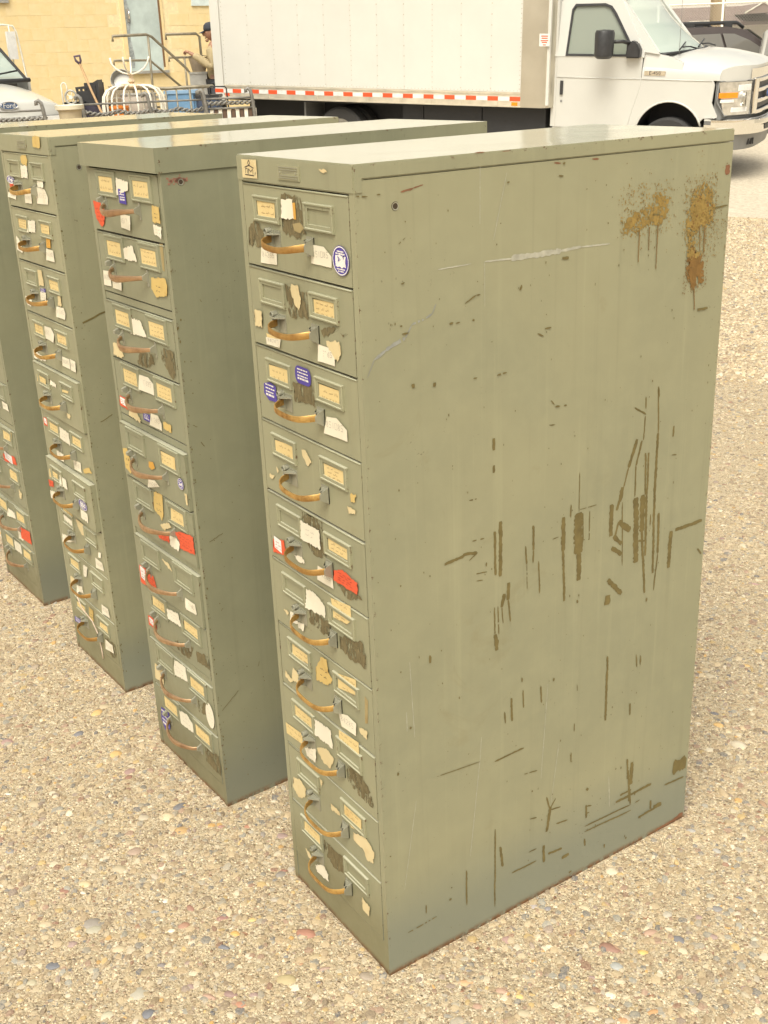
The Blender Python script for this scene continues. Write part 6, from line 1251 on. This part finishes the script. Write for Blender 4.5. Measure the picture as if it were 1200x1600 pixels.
# ------------------------------------------------------------------ fence, pole and house
D_=30.0; t_=32.1; lat0=((1050-600)/1758.5+.0161)*D_; Mf=frame(lat0,t_,None,R(-2)); g=Mf.translation.z; FE=thing('chain_link_fence','chain-link fence with pale top rail behind the parked cars','fence',Mf)
zT=1.4387+(78-14.5)/1758.5*D_-g
bm=bmesh.new(); tube(bm,[(-6,0,zT),(8,0,zT)],.024,8); obj('top_rail',bm,M_WIRE,FE)
for x in (-5.6,-3.0,-.45,1.22,3.9,6.5): 
    bm=bmesh.new(); tube(bm,[(x,0,0),(x,0,zT+.1)],.032,8); obj('post',bm,M_WIRE,FE)
bm=bmesh.new(); H_=zT-.05
n=int(9/.075)
for s in (1,-1):
    for i in range(-int(H_/.075),n):
        x0=-2.5+i*.075; x1=x0+H_
        if s<0: x0,x1=x1,x0
        a=Vector((x0,.01*s,.02)); b_=Vector((x1,.01*s,zT-.02)); d=(b_-a).normalized(); nn=Vector((-d.z,0,d.x))*.0035
        bm.faces.new([bm.verts.new(q_) for q_ in (a-nn,b_-nn,b_+nn,a+nn)])
        bm.faces.new([bm.verts.new(q_+Vector((0,.006,0))) for q_ in (a-nn,a+nn,b_+nn,b_-nn)])
o=obj('chain_link',bm,M_GALV,FE); o['kind']='stuff'
D_=32.5; Mf=frame(((1119-600)/1758.5+.0161)*D_,35.0); UP=thing('utility_pole','brown wooden utility pole standing behind the chain-link fence','utility pole',Mf)
bm=bmesh.new(); tube(bm,[(0,0,-.1),(-.03,0,3),(-.12,0,9)],0,14,rr=[.22,.20,.15]); 
def wood():
    b=NB('pole_wood'); v=b.coord(False,(9,9,.5)); f=b.noise(v,3,5,.65); return b.set(b.ramp(f,[(.3,(.26,.18,.10)),(.55,(.42,.31,.18)),(.75,(.50,.40,.26))]),.85,0,b.bump(f,.5,.01))
obj('pole',bm,wood(),UP)
bm=bmesh.new(); box(bm,-1.2,1.0,-.06,.06,8.2,8.35); obj('crossarm',bm,wood(),UP)
D_=46.; t_=49.5; Mf=frame(((1110-600)/1758.5+.0161)*D_,t_,None,R(4)); g=Mf.translation.z
HO=thing('house','house with pale siding and dark shingled porch roof beyond the fence','house',Mf)
def siding():
    b=NB('pale_siding'); v=b.coord(False); s=b.n('SeparateXYZ'); b.l(v,s.inputs[0]); fr=b.math('FRACT',b.math('MULTIPLY',s.outputs[2],6.0)); return b.set(b.mix(b.mapr(fr,.0,.12,1,0),(.74,.70,.62),(.55,.50,.44)),.7)
def shingle():
    b=NB('dark_shingles'); v=b.coord(False); x=b.n('TexBrick'); b.l(v,x.inputs[0]); x.inputs['Scale'].default_value=2.5; x.inputs[1].default_value=(.20,.15,.135,1); x.inputs[2].default_value=(.26,.20,.17,1); x.inputs[3].default_value=(.14,.10,.09,1); x.inputs['Mortar Size'].default_value=.03; return b.set(x.outputs[0],.9)
M_SH=shingle()
zr0=1.4387+(78-42)/1758.5*D_-g; zr1=1.4387+(78-17)/1758.5*D_-g
obj('wall',B(-12,12,1.6,8,0,8),siding(),HO); 
bm=bmesh.new(); prism(bm,[(-.3,zr0-.12),(1.6,zr1-.12),(1.6,zr1),(-.3,zr0)],'x',-12.3,12.3); rf=obj('roof',bm,M_SH,HO)
def gx(p): return (p-1110)/1758.5*D_
bm=bmesh.new(); 
for (x0,y0),(x1,y1) in (((1150,29),(1179,14)),((1179,14),(1206,27))):
    z0=1.4387+(77-y0)/1758.5*D_-g; z1=1.4387+(77-y1)/1758.5*D_-g
    tube(bm,[(gx(x0),-.75,z0),(gx(x1),-.75,z1)],.03,6)
obj('gable_trim',bm,M_WIRE,rf)
bm=bmesh.new(); prism(bm,[(gx(1152),1.4387+(77-30)/1758.5*D_-g),(gx(1179),1.4387+(77-15.5)/1758.5*D_-g),(gx(1205),1.4387+(77-29)/1758.5*D_-g)],'y',-.72,1.3); obj('gable_face',bm,M_SH,rf)
for x in (1095,1080): obj('window_trim',B(gx(x)-.28,gx(x)+.28,-.36,-.31,zr0-.02,zr0+.10),M_WIRE,HO)
for x in (-11.5,-6,-1,4,11.5): obj('porch_post',B(x-.08,x+.08,-.1,.06,0,zr0-.13),M_WIRE,HO)
o=obj('foundation',B(-12.1,12.1,-.2,8.1,-.3,.25),M_GRY,HO)
